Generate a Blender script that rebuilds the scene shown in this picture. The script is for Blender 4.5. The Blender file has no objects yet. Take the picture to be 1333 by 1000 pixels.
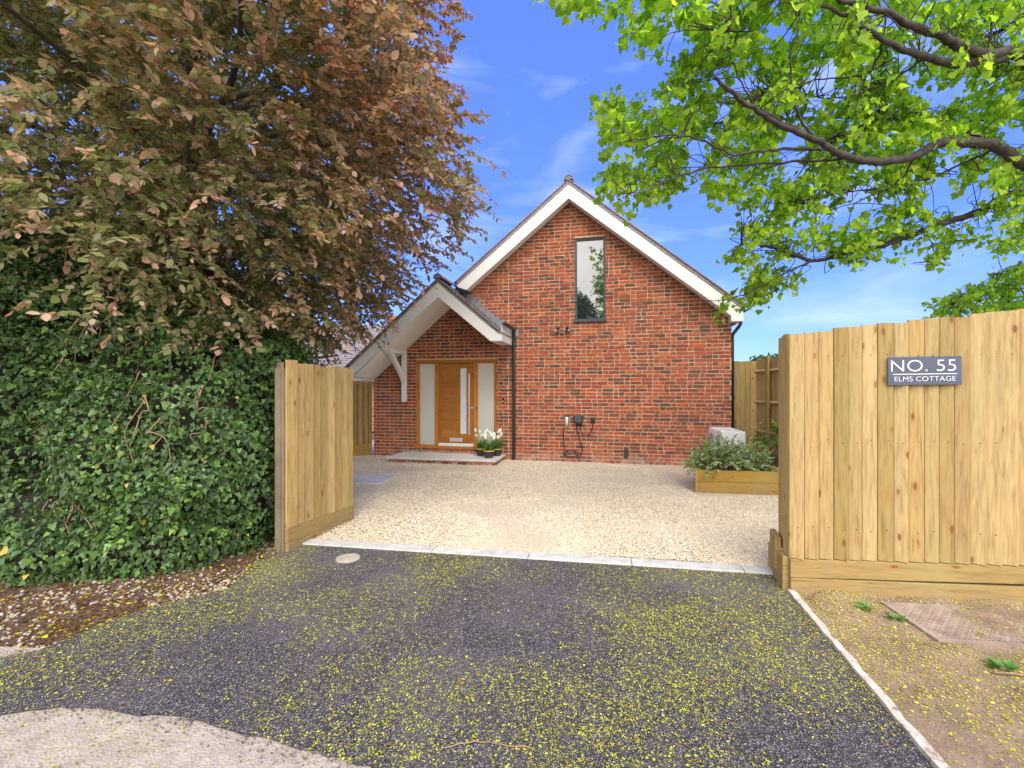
import bpy, bmesh, math, random
import numpy as np
from mathutils import Vector, Matrix, noise as mnoise
random.seed(7); RNG = np.random.default_rng(11)
R = math.radians
sc = bpy.context.scene
C = sc.collection

# ------------------------------------------------------------------ camera, sky, sun, exposure
CAM_H = 1.53
cd = bpy.data.cameras.new('camera'); cam = bpy.data.objects.new('camera', cd); C.objects.link(cam)
cam.location = (0, 0, CAM_H); cam.rotation_euler = (R(90), 0, 0)
cd.lens = 16.0; cd.sensor_width = 36.0; cd.shift_y = 8 / 1333; cd.clip_start = 0.05; cd.clip_end = 3000
sc.camera = cam

SUN_EL, SUN_AZ = R(54), R(177)           # azimuth clockwise from +Y: high behind the camera
w = bpy.data.worlds.new('World'); sc.world = w; w.use_nodes = True
wt = w.node_tree; wt.nodes.clear()
def wn(t, **k):
    n = wt.nodes.new(t)
    for a, b in k.items(): setattr(n, a, b)
    return n
sky = wn('ShaderNodeTexSky', sky_type='NISHITA'); sky.sun_disc = False
sky.sun_elevation = SUN_EL; sky.sun_rotation = SUN_AZ; sky.air_density = 1.0; sky.dust_density = 0.3; sky.ozone_density = 2.2
tc = wn('ShaderNodeTexCoord'); sep = wn('ShaderNodeSeparateXYZ'); wt.links.new(tc.outputs['Generated'], sep.inputs[0])
mp = wn('ShaderNodeMapping'); mp.inputs['Location'].default_value = (3.1, 1.7, .4); mp.inputs['Scale'].default_value = (1.6, 1.0, 5.5); mp.inputs['Rotation'].default_value = (0, R(12), 0)
wt.links.new(tc.outputs['Generated'], mp.inputs[0])
nz = wn('ShaderNodeTexNoise'); nz.inputs['Scale'].default_value = 2.3; nz.inputs['Detail'].default_value = 7; nz.inputs['Roughness'].default_value = .55
nz.inputs['Distortion'].default_value = .5
wt.links.new(mp.outputs[0], nz.inputs['Vector'])
cr = wn('ShaderNodeValToRGB'); cr.color_ramp.elements[0].position = .47; cr.color_ramp.elements[1].position = .90
cr.color_ramp.elements[0].color = (0, 0, 0, 1); cr.color_ramp.elements[1].color = (.5, .5, .5, 1)
wt.links.new(nz.outputs['Fac'], cr.inputs[0])
# mask for the bright fill cloud behind the photographer
my = wn('ShaderNodeMapRange'); my.inputs['From Min'].default_value = .0; my.inputs['From Max'].default_value = -.5
my.inputs['To Min'].default_value = 0; my.inputs['To Max'].default_value = .95; my.clamp = True
wt.links.new(sep.outputs['Y'], my.inputs['Value'])
hs = wn('ShaderNodeHueSaturation'); hs.inputs['Saturation'].default_value = 1.12; hs.inputs['Value'].default_value = 1.0
hs.inputs['Hue'].default_value = .512
wt.links.new(sky.outputs[0], hs.inputs['Color'])
er = wn('ShaderNodeValToRGB'); er.color_ramp.elements[0].position = 0.0; er.color_ramp.elements[0].color = (.33, .42, .62, 1)
er.color_ramp.elements[1].position = .75; er.color_ramp.elements[1].color = (.98, 1.10, 1.6, 1)
e_ = er.color_ramp.elements.new(.22); e_.color = (.48, .60, 1.0, 1)
wt.links.new(sep.outputs['Z'], er.inputs[0])
tint = wn('ShaderNodeMix', data_type='RGBA', blend_type='MULTIPLY'); tint.inputs[0].default_value = 1.0
wt.links.new(hs.outputs[0], tint.inputs[6]); wt.links.new(er.outputs[0], tint.inputs[7])
mx = wn('ShaderNodeMix', data_type='RGBA'); mx.inputs[7].default_value = (4.3, 4.9, 5.8, 1)
wt.links.new(cr.outputs[0], mx.inputs[0]); wt.links.new(tint.outputs[2], mx.inputs[6])
bg = wn('ShaderNodeBackground'); bg.inputs['Strength'].default_value = 0.15
wo = wn('ShaderNodeOutputWorld')
# cloud behind the photographer, made extra bright and warm as added fill light
nc = wn('ShaderNodeTexNoise'); nc.inputs['Scale'].default_value = 3.5; nc.inputs['Detail'].default_value = 6
wt.links.new(tc.outputs['Generated'], nc.inputs['Vector'])
rc = wn('ShaderNodeValToRGB'); rc.color_ramp.elements[0].position = .35; rc.color_ramp.elements[0].color = (10.0, 9.8, 9.8, 1)
rc.color_ramp.elements[1].position = .65; rc.color_ramp.elements[1].color = (17, 15.9, 14.3, 1)
wt.links.new(nc.outputs['Fac'], rc.inputs[0])
mr = wn('ShaderNodeMix', data_type='RGBA'); wt.links.new(my.outputs[0], mr.inputs[0]); wt.links.new(mx.outputs[2], mr.inputs[6]); wt.links.new(rc.outputs[0], mr.inputs[7])
wt.links.new(mr.outputs[2], bg.inputs[0]); wt.links.new(bg.outputs[0], wo.inputs[0])

ld = bpy.data.lights.new('sun', 'SUN'); ld.energy = 1.5; ld.angle = R(30); ld.color = (1.0, .95, .86)
lo = bpy.data.objects.new('sun', ld); C.objects.link(lo)
sdir = Vector((math.sin(SUN_AZ) * math.cos(SUN_EL), math.cos(SUN_AZ) * math.cos(SUN_EL), math.sin(SUN_EL)))
lo.rotation_euler = sdir.to_track_quat('Z', 'Y').to_euler(); lo.location = (0, -5, 20)
sc.view_settings.view_transform = 'Standard'; sc.view_settings.look = 'None'
sc.view_settings.gamma = 1; sc.view_settings.exposure = 0.90
sc.render.engine = 'CYCLES'
sc.cycles.max_bounces = 8; sc.cycles.transparent_max_bounces = 8

# ------------------------------------------------------------------ materials
def newmat(name):
    m = bpy.data.materials.new(name); m.use_nodes = True
    nt = m.node_tree; b = nt.nodes['Principled BSDF']
    return m, nt, b
class NT:
    def __init__(s, nt): s.nt = nt
    def n(s, t, ins=None, **k):
        x = s.nt.nodes.new(t)
        for a, b in k.items(): setattr(x, a, b)
        if ins:
            for a, b in ins.items():
                if isinstance(b, bpy.types.NodeSocket): s.nt.links.new(b, x.inputs[a])
                else: x.inputs[a].default_value = b
        return x
    def l(s, a, b): s.nt.links.new(a, b)
    def ramp(s, fac, stops, interp='LINEAR'):
        x = s.nt.nodes.new('ShaderNodeValToRGB'); r = x.color_ramp; r.interpolation = interp
        while len(r.elements) > 1: r.elements.remove(r.elements[-1])
        r.elements[0].position = stops[0][0]; r.elements[0].color = (*stops[0][1], 1)
        for p, c in stops[1:]:
            e = r.elements.new(p); e.color = (*c, 1)
        s.l(fac, x.inputs[0]); return x.outputs[0]
    def mix(s, f, a, b, blend='MIX'):
        x = s.nt.nodes.new('ShaderNodeMix'); x.data_type = 'RGBA'; x.blend_type = blend
        for i, v in ((0, f), (6, a), (7, b)):
            if isinstance(v, bpy.types.NodeSocket): s.l(v, x.inputs[i])
            else: x.inputs[i].default_value = v if i == 0 else (*v, 1) if len(v) == 3 else v
        return x.outputs[2]
    def math(s, op, a, b=0.0, clamp=False):
        x = s.nt.nodes.new('ShaderNodeMath'); x.operation = op; x.use_clamp = clamp
        for i, v in ((0, a), (1, b)):
            if isinstance(v, bpy.types.NodeSocket): s.l(v, x.inputs[i])
            else: x.inputs[i].default_value = v
        return x.outputs[0]
    def noise(s, vec, scale, detail=4, rough=.5, dist=0.0):
        x = s.n('ShaderNodeTexNoise', {'Scale': scale, 'Detail': detail, 'Roughness': rough, 'Distortion': dist})
        if vec is not None: s.l(vec, x.inputs['Vector'])
        return x.outputs['Fac']
    def bump(s, h, strength, dist, b):
        x = s.n('ShaderNodeBump', {'Height': h, 'Strength': strength, 'Distance': dist}); s.l(x.outputs[0], b.inputs['Normal'])
    def pos(s): return s.n('ShaderNodeNewGeometry').outputs['Position']
    def obj(s): return s.n('ShaderNodeTexCoord').outputs['Object']

def plain(name, col, rough=.6, metal=0.0, var=.12, scale=6, bump=0.0, spec=.5, coat=0.0):
    m, nt, b = newmat(name); t = NT(nt)
    o = t.obj(); f = t.noise(o, scale, 5, .6)
    d = tuple(c * (1 - var) for c in col); u = tuple(min(1, c * (1 + var)) for c in col)
    c = t.ramp(f, [(.3, d), (.7, u)]); t.l(c, b.inputs['Base Color'])
    b.inputs['Roughness'].default_value = rough; b.inputs['Metallic'].default_value = metal
    b.inputs['Specular IOR Level'].default_value = spec; b.inputs['Coat Weight'].default_value = coat
    if bump: t.bump(t.noise(o, scale * 8, 3), bump, .004, b)
    return m

def wood_mat(name, base, dark, along='Z', red=.35, greenish=.25):
    m, nt, b = newmat(name); t = NT(nt)
    isl = t.n('ShaderNodeNewGeometry').outputs['Random Per Island']
    o = t.obj()
    off = t.n('ShaderNodeVectorMath', {0: (13.7, 7.3, 41.0)}, operation='SCALE'); t.l(isl, off.inputs['Scale'])
    v = t.n('ShaderNodeVectorMath', {0: o, 1: off.outputs[0]}, operation='ADD').outputs[0]
    sc_ = {'Z': (1, 1, .07), 'X': (.07, 1, 1), 'Y': (1, .07, 1)}[along]
    g = t.n('ShaderNodeMapping', {'Vector': v, 'Scale': sc_}).outputs[0]
    # knots: distort the grain round voronoi cells
    ks = {'Z': (1, 1, .42), 'X': (.42, 1, 1), 'Y': (1, .42, 1)}[along]
    kv = t.n('ShaderNodeMapping', {'Vector': v, 'Scale': ks}).outputs[0]
    vo = t.n('ShaderNodeTexVoronoi', {'Vector': kv, 'Scale': 11.0, 'Randomness': 1.0}, feature='F1').outputs['Distance']
    knot = t.ramp(vo, [(0.0, (1, 1, 1)), (.09, (1, 1, 1)), (.17, (0, 0, 0))])
    halo = t.ramp(vo, [(0.0, (1, 1, 1)), (.35, (0, 0, 0))])
    grain = t.noise(g, 55, 5, .65, .6)
    soft = t.noise(g, 9, 3, .5, 1.2)
    c = t.ramp(grain, [(.30, dark), (.52, base), (.75, tuple(min(1, x * 1.18) for x in base))])
    c = t.mix(t.math('MULTIPLY', soft, .55), c, t.mix(.5, c, (base[0] * .95, base[1] * .72, base[2] * .5)))
    tone = t.ramp(isl, [(0, (.62, .50, .34)), (.14, (1.0, .98, .95)), (.3, (.74, .70, .50)), (.42, (.95, .88, .74)), (.6, (1.12, 1.10, 1.08)), (.8, (.84, .86, .74)), (1, (1.06, .92, .74))])
    c = t.mix(1.0, c, tone, 'MULTIPLY')
    c = t.mix(t.math('MULTIPLY', halo, .45), c, (base[0] * .75, base[1] * .45, base[2] * .25))
    kn = t.math('MULTIPLY', knot, t.math('GREATER_THAN', t.noise(kv, 4.1, 0), .43))
    c = t.mix(t.math('MULTIPLY', kn, .85), c, (base[0] * .38, base[1] * .2, base[2] * .1))
    gn = t.noise(o, 1.7, 3)
    c = t.mix(t.math('MULTIPLY', t.ramp(gn, [(.5, (0, 0, 0)), (.75, (1, 1, 1))]), greenish), c, (.30, .29, .12))
    pz = t.n('ShaderNodeSeparateXYZ', {0: t.pos()}).outputs['Z']
    dm = t.n('ShaderNodeMapRange', {'Value': pz, 'From Min': .17, 'From Max': .02, 'To Min': 0, 'To Max': .85}).outputs[0]
    c = t.mix(t.math('MULTIPLY', dm, t.ramp(t.noise(o, 13, 6, .75), [(.42, (0, 0, 0)), (.62, (1, 1, 1))])), c, (.24, .17, .11))
    wf = t.noise(t.n('ShaderNodeMapping', {'Vector': o, 'Scale': (6, 6, .6)}).outputs[0], 1.0, 4, .6)
    c = t.mix(t.ramp(wf, [(.55, (0, 0, 0)), (.78, (.38, .38, .38))]), c, (base[0] * .62, base[1] * .60, base[2] * .62))
    t.l(c, b.inputs['Base Color']); b.inputs['Roughness'].default_value = .72
    b.inputs['Specular IOR Level'].default_value = .25
    t.bump(grain, .35, .003, b)
    return m
M = {}
M['wood'] = wood_mat('treated_pine', (.41, .31, .155), (.235, .165, .07))
M['wood_plain'] = wood_mat('treated_pine_horizontal', (.41, .305, .165), (.25, .175, .08), along='X')
M['sleeper'] = wood_mat('green_treated_sleeper', (.50, .34, .11), (.34, .22, .06), along='X', greenish=.4)
M['oak'] = wood_mat('oak_frame', (.50, .21, .040), (.36, .14, .025), greenish=0)
M['oakdoor'] = wood_mat('oak_door', (.39, .165, .042), (.29, .115, .026), along='X', greenish=0)

def brick_mat():
    m, nt, b = newmat('handmade_brick'); t = NT(nt)
    isl = t.n('ShaderNodeNewGeometry').outputs['Random Per Island']; o = t.obj()
    c = t.ramp(isl, [(0, (.43, .085, .038)), (.08, (.28, .060, .038)), (.21, (.35, .072, .040)), (.34, (.21, .054, .040)), (.43, (.39, .085, .044)),
                     (.56, (.135, .054, .048)), (.64, (.27, .065, .042)), (.76, (.085, .048, .048)), (.82, (.36, .095, .055)), (.90, (.16, .056, .046)), (.95, (.46, .140, .070)), (.975, (.10, .050, .048))], 'CONSTANT')
    off = t.n('ShaderNodeVectorMath', {0: (9.1, 5.3, 17.0)}, operation='SCALE'); t.l(isl, off.inputs['Scale'])
    v = t.n('ShaderNodeVectorMath', {0: o, 1: off.outputs[0]}, operation='ADD').outputs[0]
    n1 = t.noise(v, 18, 5, .65)
    c = t.mix(t.ramp(n1, [(.42, (0, 0, 0)), (.68, (.5, .5, .5))]), c, (.13, .05, .045))
    n3 = t.noise(v, 34, 4, .7)
    c = t.mix(t.ramp(n3, [(.55, (0, 0, 0)), (.75, (.40, .40, .40))]), c, (.52, .24, .16))
    sp = t.n('ShaderNodeSeparateXYZ', {0: o})
    n2 = t.noise(o, 5, 5, .7)
    low = t.n('ShaderNodeMapRange', {'Value': sp.outputs['Z'], 'From Min': .24, 'From Max': .02, 'To Min': 0, 'To Max': .9}).outputs[0]
    st = t.math('MULTIPLY', low, t.ramp(n2, [(.42, (0, 0, 0)), (.62, (.8, .8, .8))]))
    c = t.mix(st, c, (.52, .38, .36))
    big = t.noise(o, .9, 3)
    c = t.mix(t.ramp(big, [(.35, (0, 0, 0)), (.75, (.14, .14, .14))]), c, (.5, .22, .14))
    t.l(c, b.inputs['Base Color']); b.inputs['Roughness'].default_value = .9; b.inputs['Specular IOR Level'].default_value = .2
    t.bump(t.noise(v, 70, 5, .7), .6, .004, b)
    return m
M['brick'] = brick_mat()
def mortar_mat():
    m, nt, b = newmat('lime_mortar'); t = NT(nt); o = t.obj()
    c = t.ramp(t.noise(o, 2.2, 5, .6), [(.3, (.46, .33, .18)), (.5, (.56, .42, .26)), (.72, (.50, .34, .23))])
    t.l(c, b.inputs['Base Color']); b.inputs['Roughness'].default_value = .95
    t.bump(t.noise(o, 120, 4, .7), .5, .003, b); return m
M['mortar'] = mortar_mat()
def brick_tex_mat():
    m, nt, b = newmat('brickwork_pattern'); t = NT(nt); o = t.obj()
    x = t.n('ShaderNodeTexBrick', {'Scale': 1.0, 'Mortar Size': .008, 'Brick Width': .225, 'Row Height': .075,
        'Color1': (.40, .09, .045, 1), 'Color2': (.20, .06, .04, 1), 'Mortar': (.5, .37, .24, 1)})
    s = t.n('ShaderNodeSeparateXYZ', {0: o})
    cb = t.n('ShaderNodeCombineXYZ', {0: t.math('ADD', s.outputs[0], s.outputs[1]), 1: s.outputs[2]})
    t.l(cb.outputs[0], x.inputs['Vector']); t.l(x.outputs[0], b.inputs['Base Color']); b.inputs['Roughness'].default_value = .9
    return m
M['bricktex'] = brick_tex_mat()
def tile_mat():
    m, nt, b = newmat('clay_roof_tile'); t = NT(nt); o = t.obj()
    isl = t.n('ShaderNodeNewGeometry').outputs['Random Per Island']
    c = t.ramp(isl, [(0, (.19, .15, .17)), (.2, (.26, .20, .22)), (.4, (.17, .13, .15)), (.6, (.29, .19, .18)), (.76, (.46, .17, .08)), (.86, (.22, .17, .19))], 'CONSTANT')
    c = t.mix(t.ramp(t.noise(o, 14, 5, .7), [(.45, (0, 0, 0)), (.7, (.6, .6, .6))]), c, (.34, .31, .33))
    t.l(c, b.inputs['Base Color']); b.inputs['Roughness'].default_value = .88
    t.bump(t.noise(o, 60, 4), .5, .003, b); return m
M['tile'] = tile_mat()
M['verge'] = plain('grey_verge_mortar', (.27, .235, .25), .9, var=.3, scale=22, bump=.4)
M['ridge'] = plain('ridge_tile_clay', (.17, .14, .145), .85, var=.3, bump=.3)
M['white'] = plain('white_painted_board', (.74, .74, .73), .42, var=.035, scale=2.5)
M['soffit'] = plain('white_soffit_board', (.82, .80, .77), .5, var=.04, scale=2.5)
M['black'] = plain('black_plastic', (.018, .017, .020), .35, var=.2)
M['lead'] = plain('lead_flashing', (.24, .25, .30), .55, metal=.25, var=.25, scale=14)
M['anthracite'] = plain('anthracite_frame', (.045, .058, .078), .35, var=.08)
M['nail'] = plain('rusty_nail_head', (.10, .06, .04), .6, metal=.4)
M['steel'] = plain('brushed_steel', (.74, .73, .72), .42, metal=.6, var=.05)
M['stone'] = plain('pale_stone_slab', (.62, .585, .54), .75, var=.10, scale=5, bump=.2)
M['signface'] = plain('slate_blue_sign', (.060, .070, .120), .4, var=.05)
M['signtext'] = plain('white_lettering', (.80, .80, .82), .5, var=.01)
M['unit'] = plain('white_casing', (.78, .78, .79), .38, var=.02)
M['unitgrey'] = plain('grey_grille', (.40, .41, .43), .5, var=.05)
M['pot'] = plain('black_plant_pot', (.035, .032, .035), .5, var=.2)
M['yellow'] = plain('yellow_label', (.75, .62, .03), .5, var=.05)
M['bark'] = plain('grey_brown_bark', (.095, .072, .058), .9, var=.5, scale=9, bump=.9)
M['bark2'] = plain('maple_bark', (.055, .043, .038), .9, var=.55, scale=16, bump=1.0)
M['stem'] = plain('ivy_stem', (.26, .17, .11), .85, var=.35, scale=9)

def glass_mirror():
    m, nt, b = newmat('window_glass'); 
    b.inputs['Base Color'].default_value = (.02, .025, .03, 1); b.inputs['Roughness'].default_value = .015
    b.inputs['Metallic'].default_value = 0; b.inputs['Specular IOR Level'].default_value = 1.0; b.inputs['IOR'].default_value = 1.95
    t = NT(nt); t.bump(t.noise(t.obj(), 1.3, 1), .015, .05, b)
    return m
M['glass'] = glass_mirror()
def frosted():
    m, nt, b = newmat('frosted_glass'); t = NT(nt)
    c = t.ramp(t.n('ShaderNodeSeparateXYZ', {0: t.obj()}).outputs['Z'], [(0, (.50, .49, .49)), (1, (.60, .58, .54))])
    t.l(c, b.inputs['Base Color']); b.inputs['Roughness'].default_value = .30; b.inputs['Specular IOR Level'].default_value = .6
    return m
M['frost'] = frosted()

def ground_mats():
    # gravel ground beneath the loose chippings
    m, nt, b = newmat('buff_gravel'); t = NT(nt); o = t.pos()
    vo = t.n('ShaderNodeTexVoronoi', {'Vector': o, 'Scale': 62.0, 'Randomness': 1.0}, feature='F1')
    e = t.n('ShaderNodeTexVoronoi', {'Vector': o, 'Scale': 62.0, 'Randomness': 1.0}, feature='DISTANCE_TO_EDGE')
    sp = t.n('ShaderNodeSeparateColor', {0: vo.outputs['Color']})
    c = t.ramp(sp.outputs[0], [(0, (.60, .48, .32)), (.3, (.80, .68, .50)), (.55, (.72, .59, .42)), (.8, (.86, .77, .62)), (1, (.48, .38, .27))])
    c = t.mix(t.ramp(e.outputs[0], [(.0, (1, 1, 1)), (.06, (0, 0, 0))]), c, (.36, .28, .20))
    c = t.mix(t.ramp(t.noise(o, .9, 4), [(.45, (0, 0, 0)), (.7, (.35, .35, .35))]), c, (.56, .45, .32))
    t.l(c, b.inputs['Base Color']); b.inputs['Roughness'].default_value = .95; b.inputs['Specular IOR Level'].default_value = .15
    t.bump(e.outputs[0], 1.0, .02, b); M['gravel'] = m
    # chips
    m, nt, b = newmat('gravel_chip'); t = NT(nt)
    isl = t.n('ShaderNodeNewGeometry').outputs['Random Per Island']
    c = t.ramp(isl, [(0, (.62, .49, .31)), (.25, (.86, .76, .60)), (.5, (.76, .65, .49)), (.75, (.90, .84, .72)), (.90, (.60, .48, .33)), (1, (.22, .17, .12))])
    t.l(c, b.inputs['Base Color']); b.inputs['Roughness'].default_value = .9; b.inputs['Specular IOR Level'].default_value = .2; M['chip'] = m
    # tarmac
    m, nt, b = newmat('tarmac'); t = NT(nt); o = t.pos()
    vo = t.n('ShaderNodeTexVoronoi', {'Vector': o, 'Scale': 190.0, 'Randomness': 1.0}, feature='F1')
    sp = t.n('ShaderNodeSeparateColor', {0: vo.outputs['Color']})
    c = t.ramp(sp.outputs[0], [(0, (.017, .015, .018)), (.40, (.041, .037, .044)), (.72, (.084, .076, .088)), (.90, (.19, .17, .18)), (1, (.42, .37, .37))])
    dust = t.noise(o, .85, 6, .6, .6)
    c = t.mix(t.ramp(dust, [(.48, (0, 0, 0)), (.72, (.42, .42, .42))]), c, (.22, .195, .20))
    st = t.noise(t.n('ShaderNodeMapping', {'Vector': o, 'Scale': (3.0, .8, 1), 'Rotation': (0, 0, R(25))}).outputs[0], 1.1, 5, .7)
    c = t.mix(t.ramp(st, [(.5, (0, 0, 0)), (.7, (.3, .3, .3))]), c, (.15, .125, .12))
    t.l(c, b.inputs['Base Color']); b.inputs['Roughness'].default_value = .85; b.inputs['Specular IOR Level'].default_value = .35
    h = t.math('ADD', vo.outputs['Distance'], t.math('MULTIPLY', t.noise(o, 60, 3), .7)); t.bump(h, 1.0, .006, b); M['tarmac'] = m
    # old pavement
    m, nt, b = newmat('worn_pavement'); t = NT(nt); o = t.pos()
    vo = t.n('ShaderNodeTexVoronoi', {'Vector': o, 'Scale': 85.0}, feature='F1')
    sp = t.n('ShaderNodeSeparateColor', {0: vo.outputs['Color']})
    c = t.ramp(t.noise(o, 7, 8, .75), [(.3, (.25, .205, .17)), (.5, (.38, .325, .27)), (.7, (.47, .415, .35))])
    c = t.mix(t.ramp(sp.outputs[0], [(.7, (0, 0, 0)), (.95, (.6, .6, .6))]), c, (.28, .25, .24))
    t.l(c, b.inputs['Base Color']); b.inputs['Roughness'].default_value = .92; b.inputs['Specular IOR Level'].default_value = .2
    t.bump(t.math('ADD', t.noise(o, 30, 6, .7), vo.outputs['Distance']), .5, .008, b); M['pavement'] = m
    # soils
    def soil(name, stops, s1=5, bs=.9, litter=None):
        m, nt, b = newmat(name); t = NT(nt); o = t.pos()
        c = t.ramp(t.noise(o, s1, 9, .72), stops)
        if litter:
            vo = t.n('ShaderNodeTexVoronoi', {'Vector': o, 'Scale': 48.0}, feature='F1')
            sp = t.n('ShaderNodeSeparateColor', {0: vo.outputs['Color']})
            c = t.mix(t.ramp(sp.outputs[0], [(.55, (0, 0, 0)), (.8, (.75, .75, .75))]), c, litter)
        if name == 'brown_verge_soil':
            c = t.mix(t.ramp(t.noise(o, 2.6, 7, .7, .4), [(.52, (0, 0, 0)), (.68, (.38, .38, .38))]), c, (.20, .19, .08))
        t.l(c, b.inputs['Base Color']); b.inputs['Roughness'].default_value = .95; b.inputs['Specular IOR Level'].default_value = .15
        t.bump(t.noise(o, 38, 7, .75), bs, .03, b); return m
    M['soil'] = soil('brown_verge_soil', [(.3, (.19, .135, .10)), (.5, (.33, .235, .17)), (.7, (.40, .30, .22))], 3.2, .8)
    M['litter'] = soil('leaf_litter', [(.3, (.055, .038, .030)), (.5, (.13, .088, .066)), (.68, (.25, .185, .145))], 6, 1.0, (.17, .095, .06))
    M['bedsoil'] = soil('bed_soil', [(.3, (.05, .035, .028)), (.6, (.13, .09, .07))], 14)
    M['earth'] = soil('earth', [(.3, (.10, .09, .045)), (.6, (.18, .16, .08))], 2)
    m, nt, b = newmat('kerb_concrete'); t = NT(nt); o = t.pos()
    c = t.ramp(t.noise(o, 8, 7, .7), [(.3, (.34, .33, .31)), (.6, (.52, .51, .49))])
    t.l(c, b.inputs['Base Color']); b.inputs['Roughness'].default_value = .9; t.bump(t.noise(o, 80, 4), .3, .003, b); M['kerb'] = m
    m, nt, b = newmat('weathered_edging'); t = NT(nt); o = t.pos()
    c = t.ramp(t.noise(o, 11, 7, .75), [(.38, (.22, .16, .12)), (.48, (.46, .40, .34)), (.7, (.60, .56, .51))])
    t.l(c, b.inputs['Base Color']); b.inputs['Roughness'].default_value = .9; t.bump(t.noise(o, 60, 4), .4, .004, b); M['edging'] = m
ground_mats()
M['cover'] = plain('rusty_dusty_cover', (.27, .205, .165), .85, var=.35, scale=9, bump=.4)
M['greycover'] = plain('grey_inspection_cover', (.56, .56, .57), .6, var=.1, scale=7)
M['disc'] = plain('dusty_disc_cover', (.35, .31, .25), .85, var=.2, scale=14, bump=.4)
M['pebble'] = plain('pale_pebbles', (.37, .31, .27), .8, var=.35, scale=7)

def leaf_mat(name, transl=.35, rough=.5, spec=.4, gain=1.0, tt=(1.5, 1.6, .7)):
    m, nt, b = newmat(name); t = NT(nt)
    a = t.n('ShaderNodeAttribute', attribute_name='Col').outputs['Color']
    o = t.obj()
    c = t.mix(t.math('MULTIPLY', t.noise(o, 45, 2), .35), a, t.mix(1.0, a, (.55, .6, .5), 'MULTIPLY'))
    t.l(c, b.inputs['Base Color']); b.inputs['Roughness'].default_value = rough; b.inputs['Specular IOR Level'].default_value = spec
    tr = t.n('ShaderNodeBsdfTranslucent', {'Color': t.mix(1.0, c, tuple(x * gain for x in tt), 'MULTIPLY')})
    ms = t.n('ShaderNodeMixShader', {0: transl, 1: b.outputs[0], 2: tr.outputs[0]})
    out = [n for n in nt.nodes if n.type == 'OUTPUT_MATERIAL'][0]; t.l(ms.outputs[0], out.inputs['Surface'])
    return m
M['mapleleaf'] = leaf_mat('maple_leaf', .55, .5, .25, 1.4)
M['copperleaf'] = leaf_mat('copper_leaf', .42, .5, .3, 1.25, (1.3, 1.25, .90))
M['ivyleaf'] = leaf_mat('ivy_leaf', .15, .42, .35)
M['leafgen'] = leaf_mat('garden_leaf', .3, .5, .4)
M['petal'] = leaf_mat('blossom', .3, .6, .2)
M['hedgecore'] = plain('dark_core_filler', (.020, .020, .012), .95, var=.5, scale=20)  # near-black filler for the hedge core, inner shade put into its colour

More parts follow.
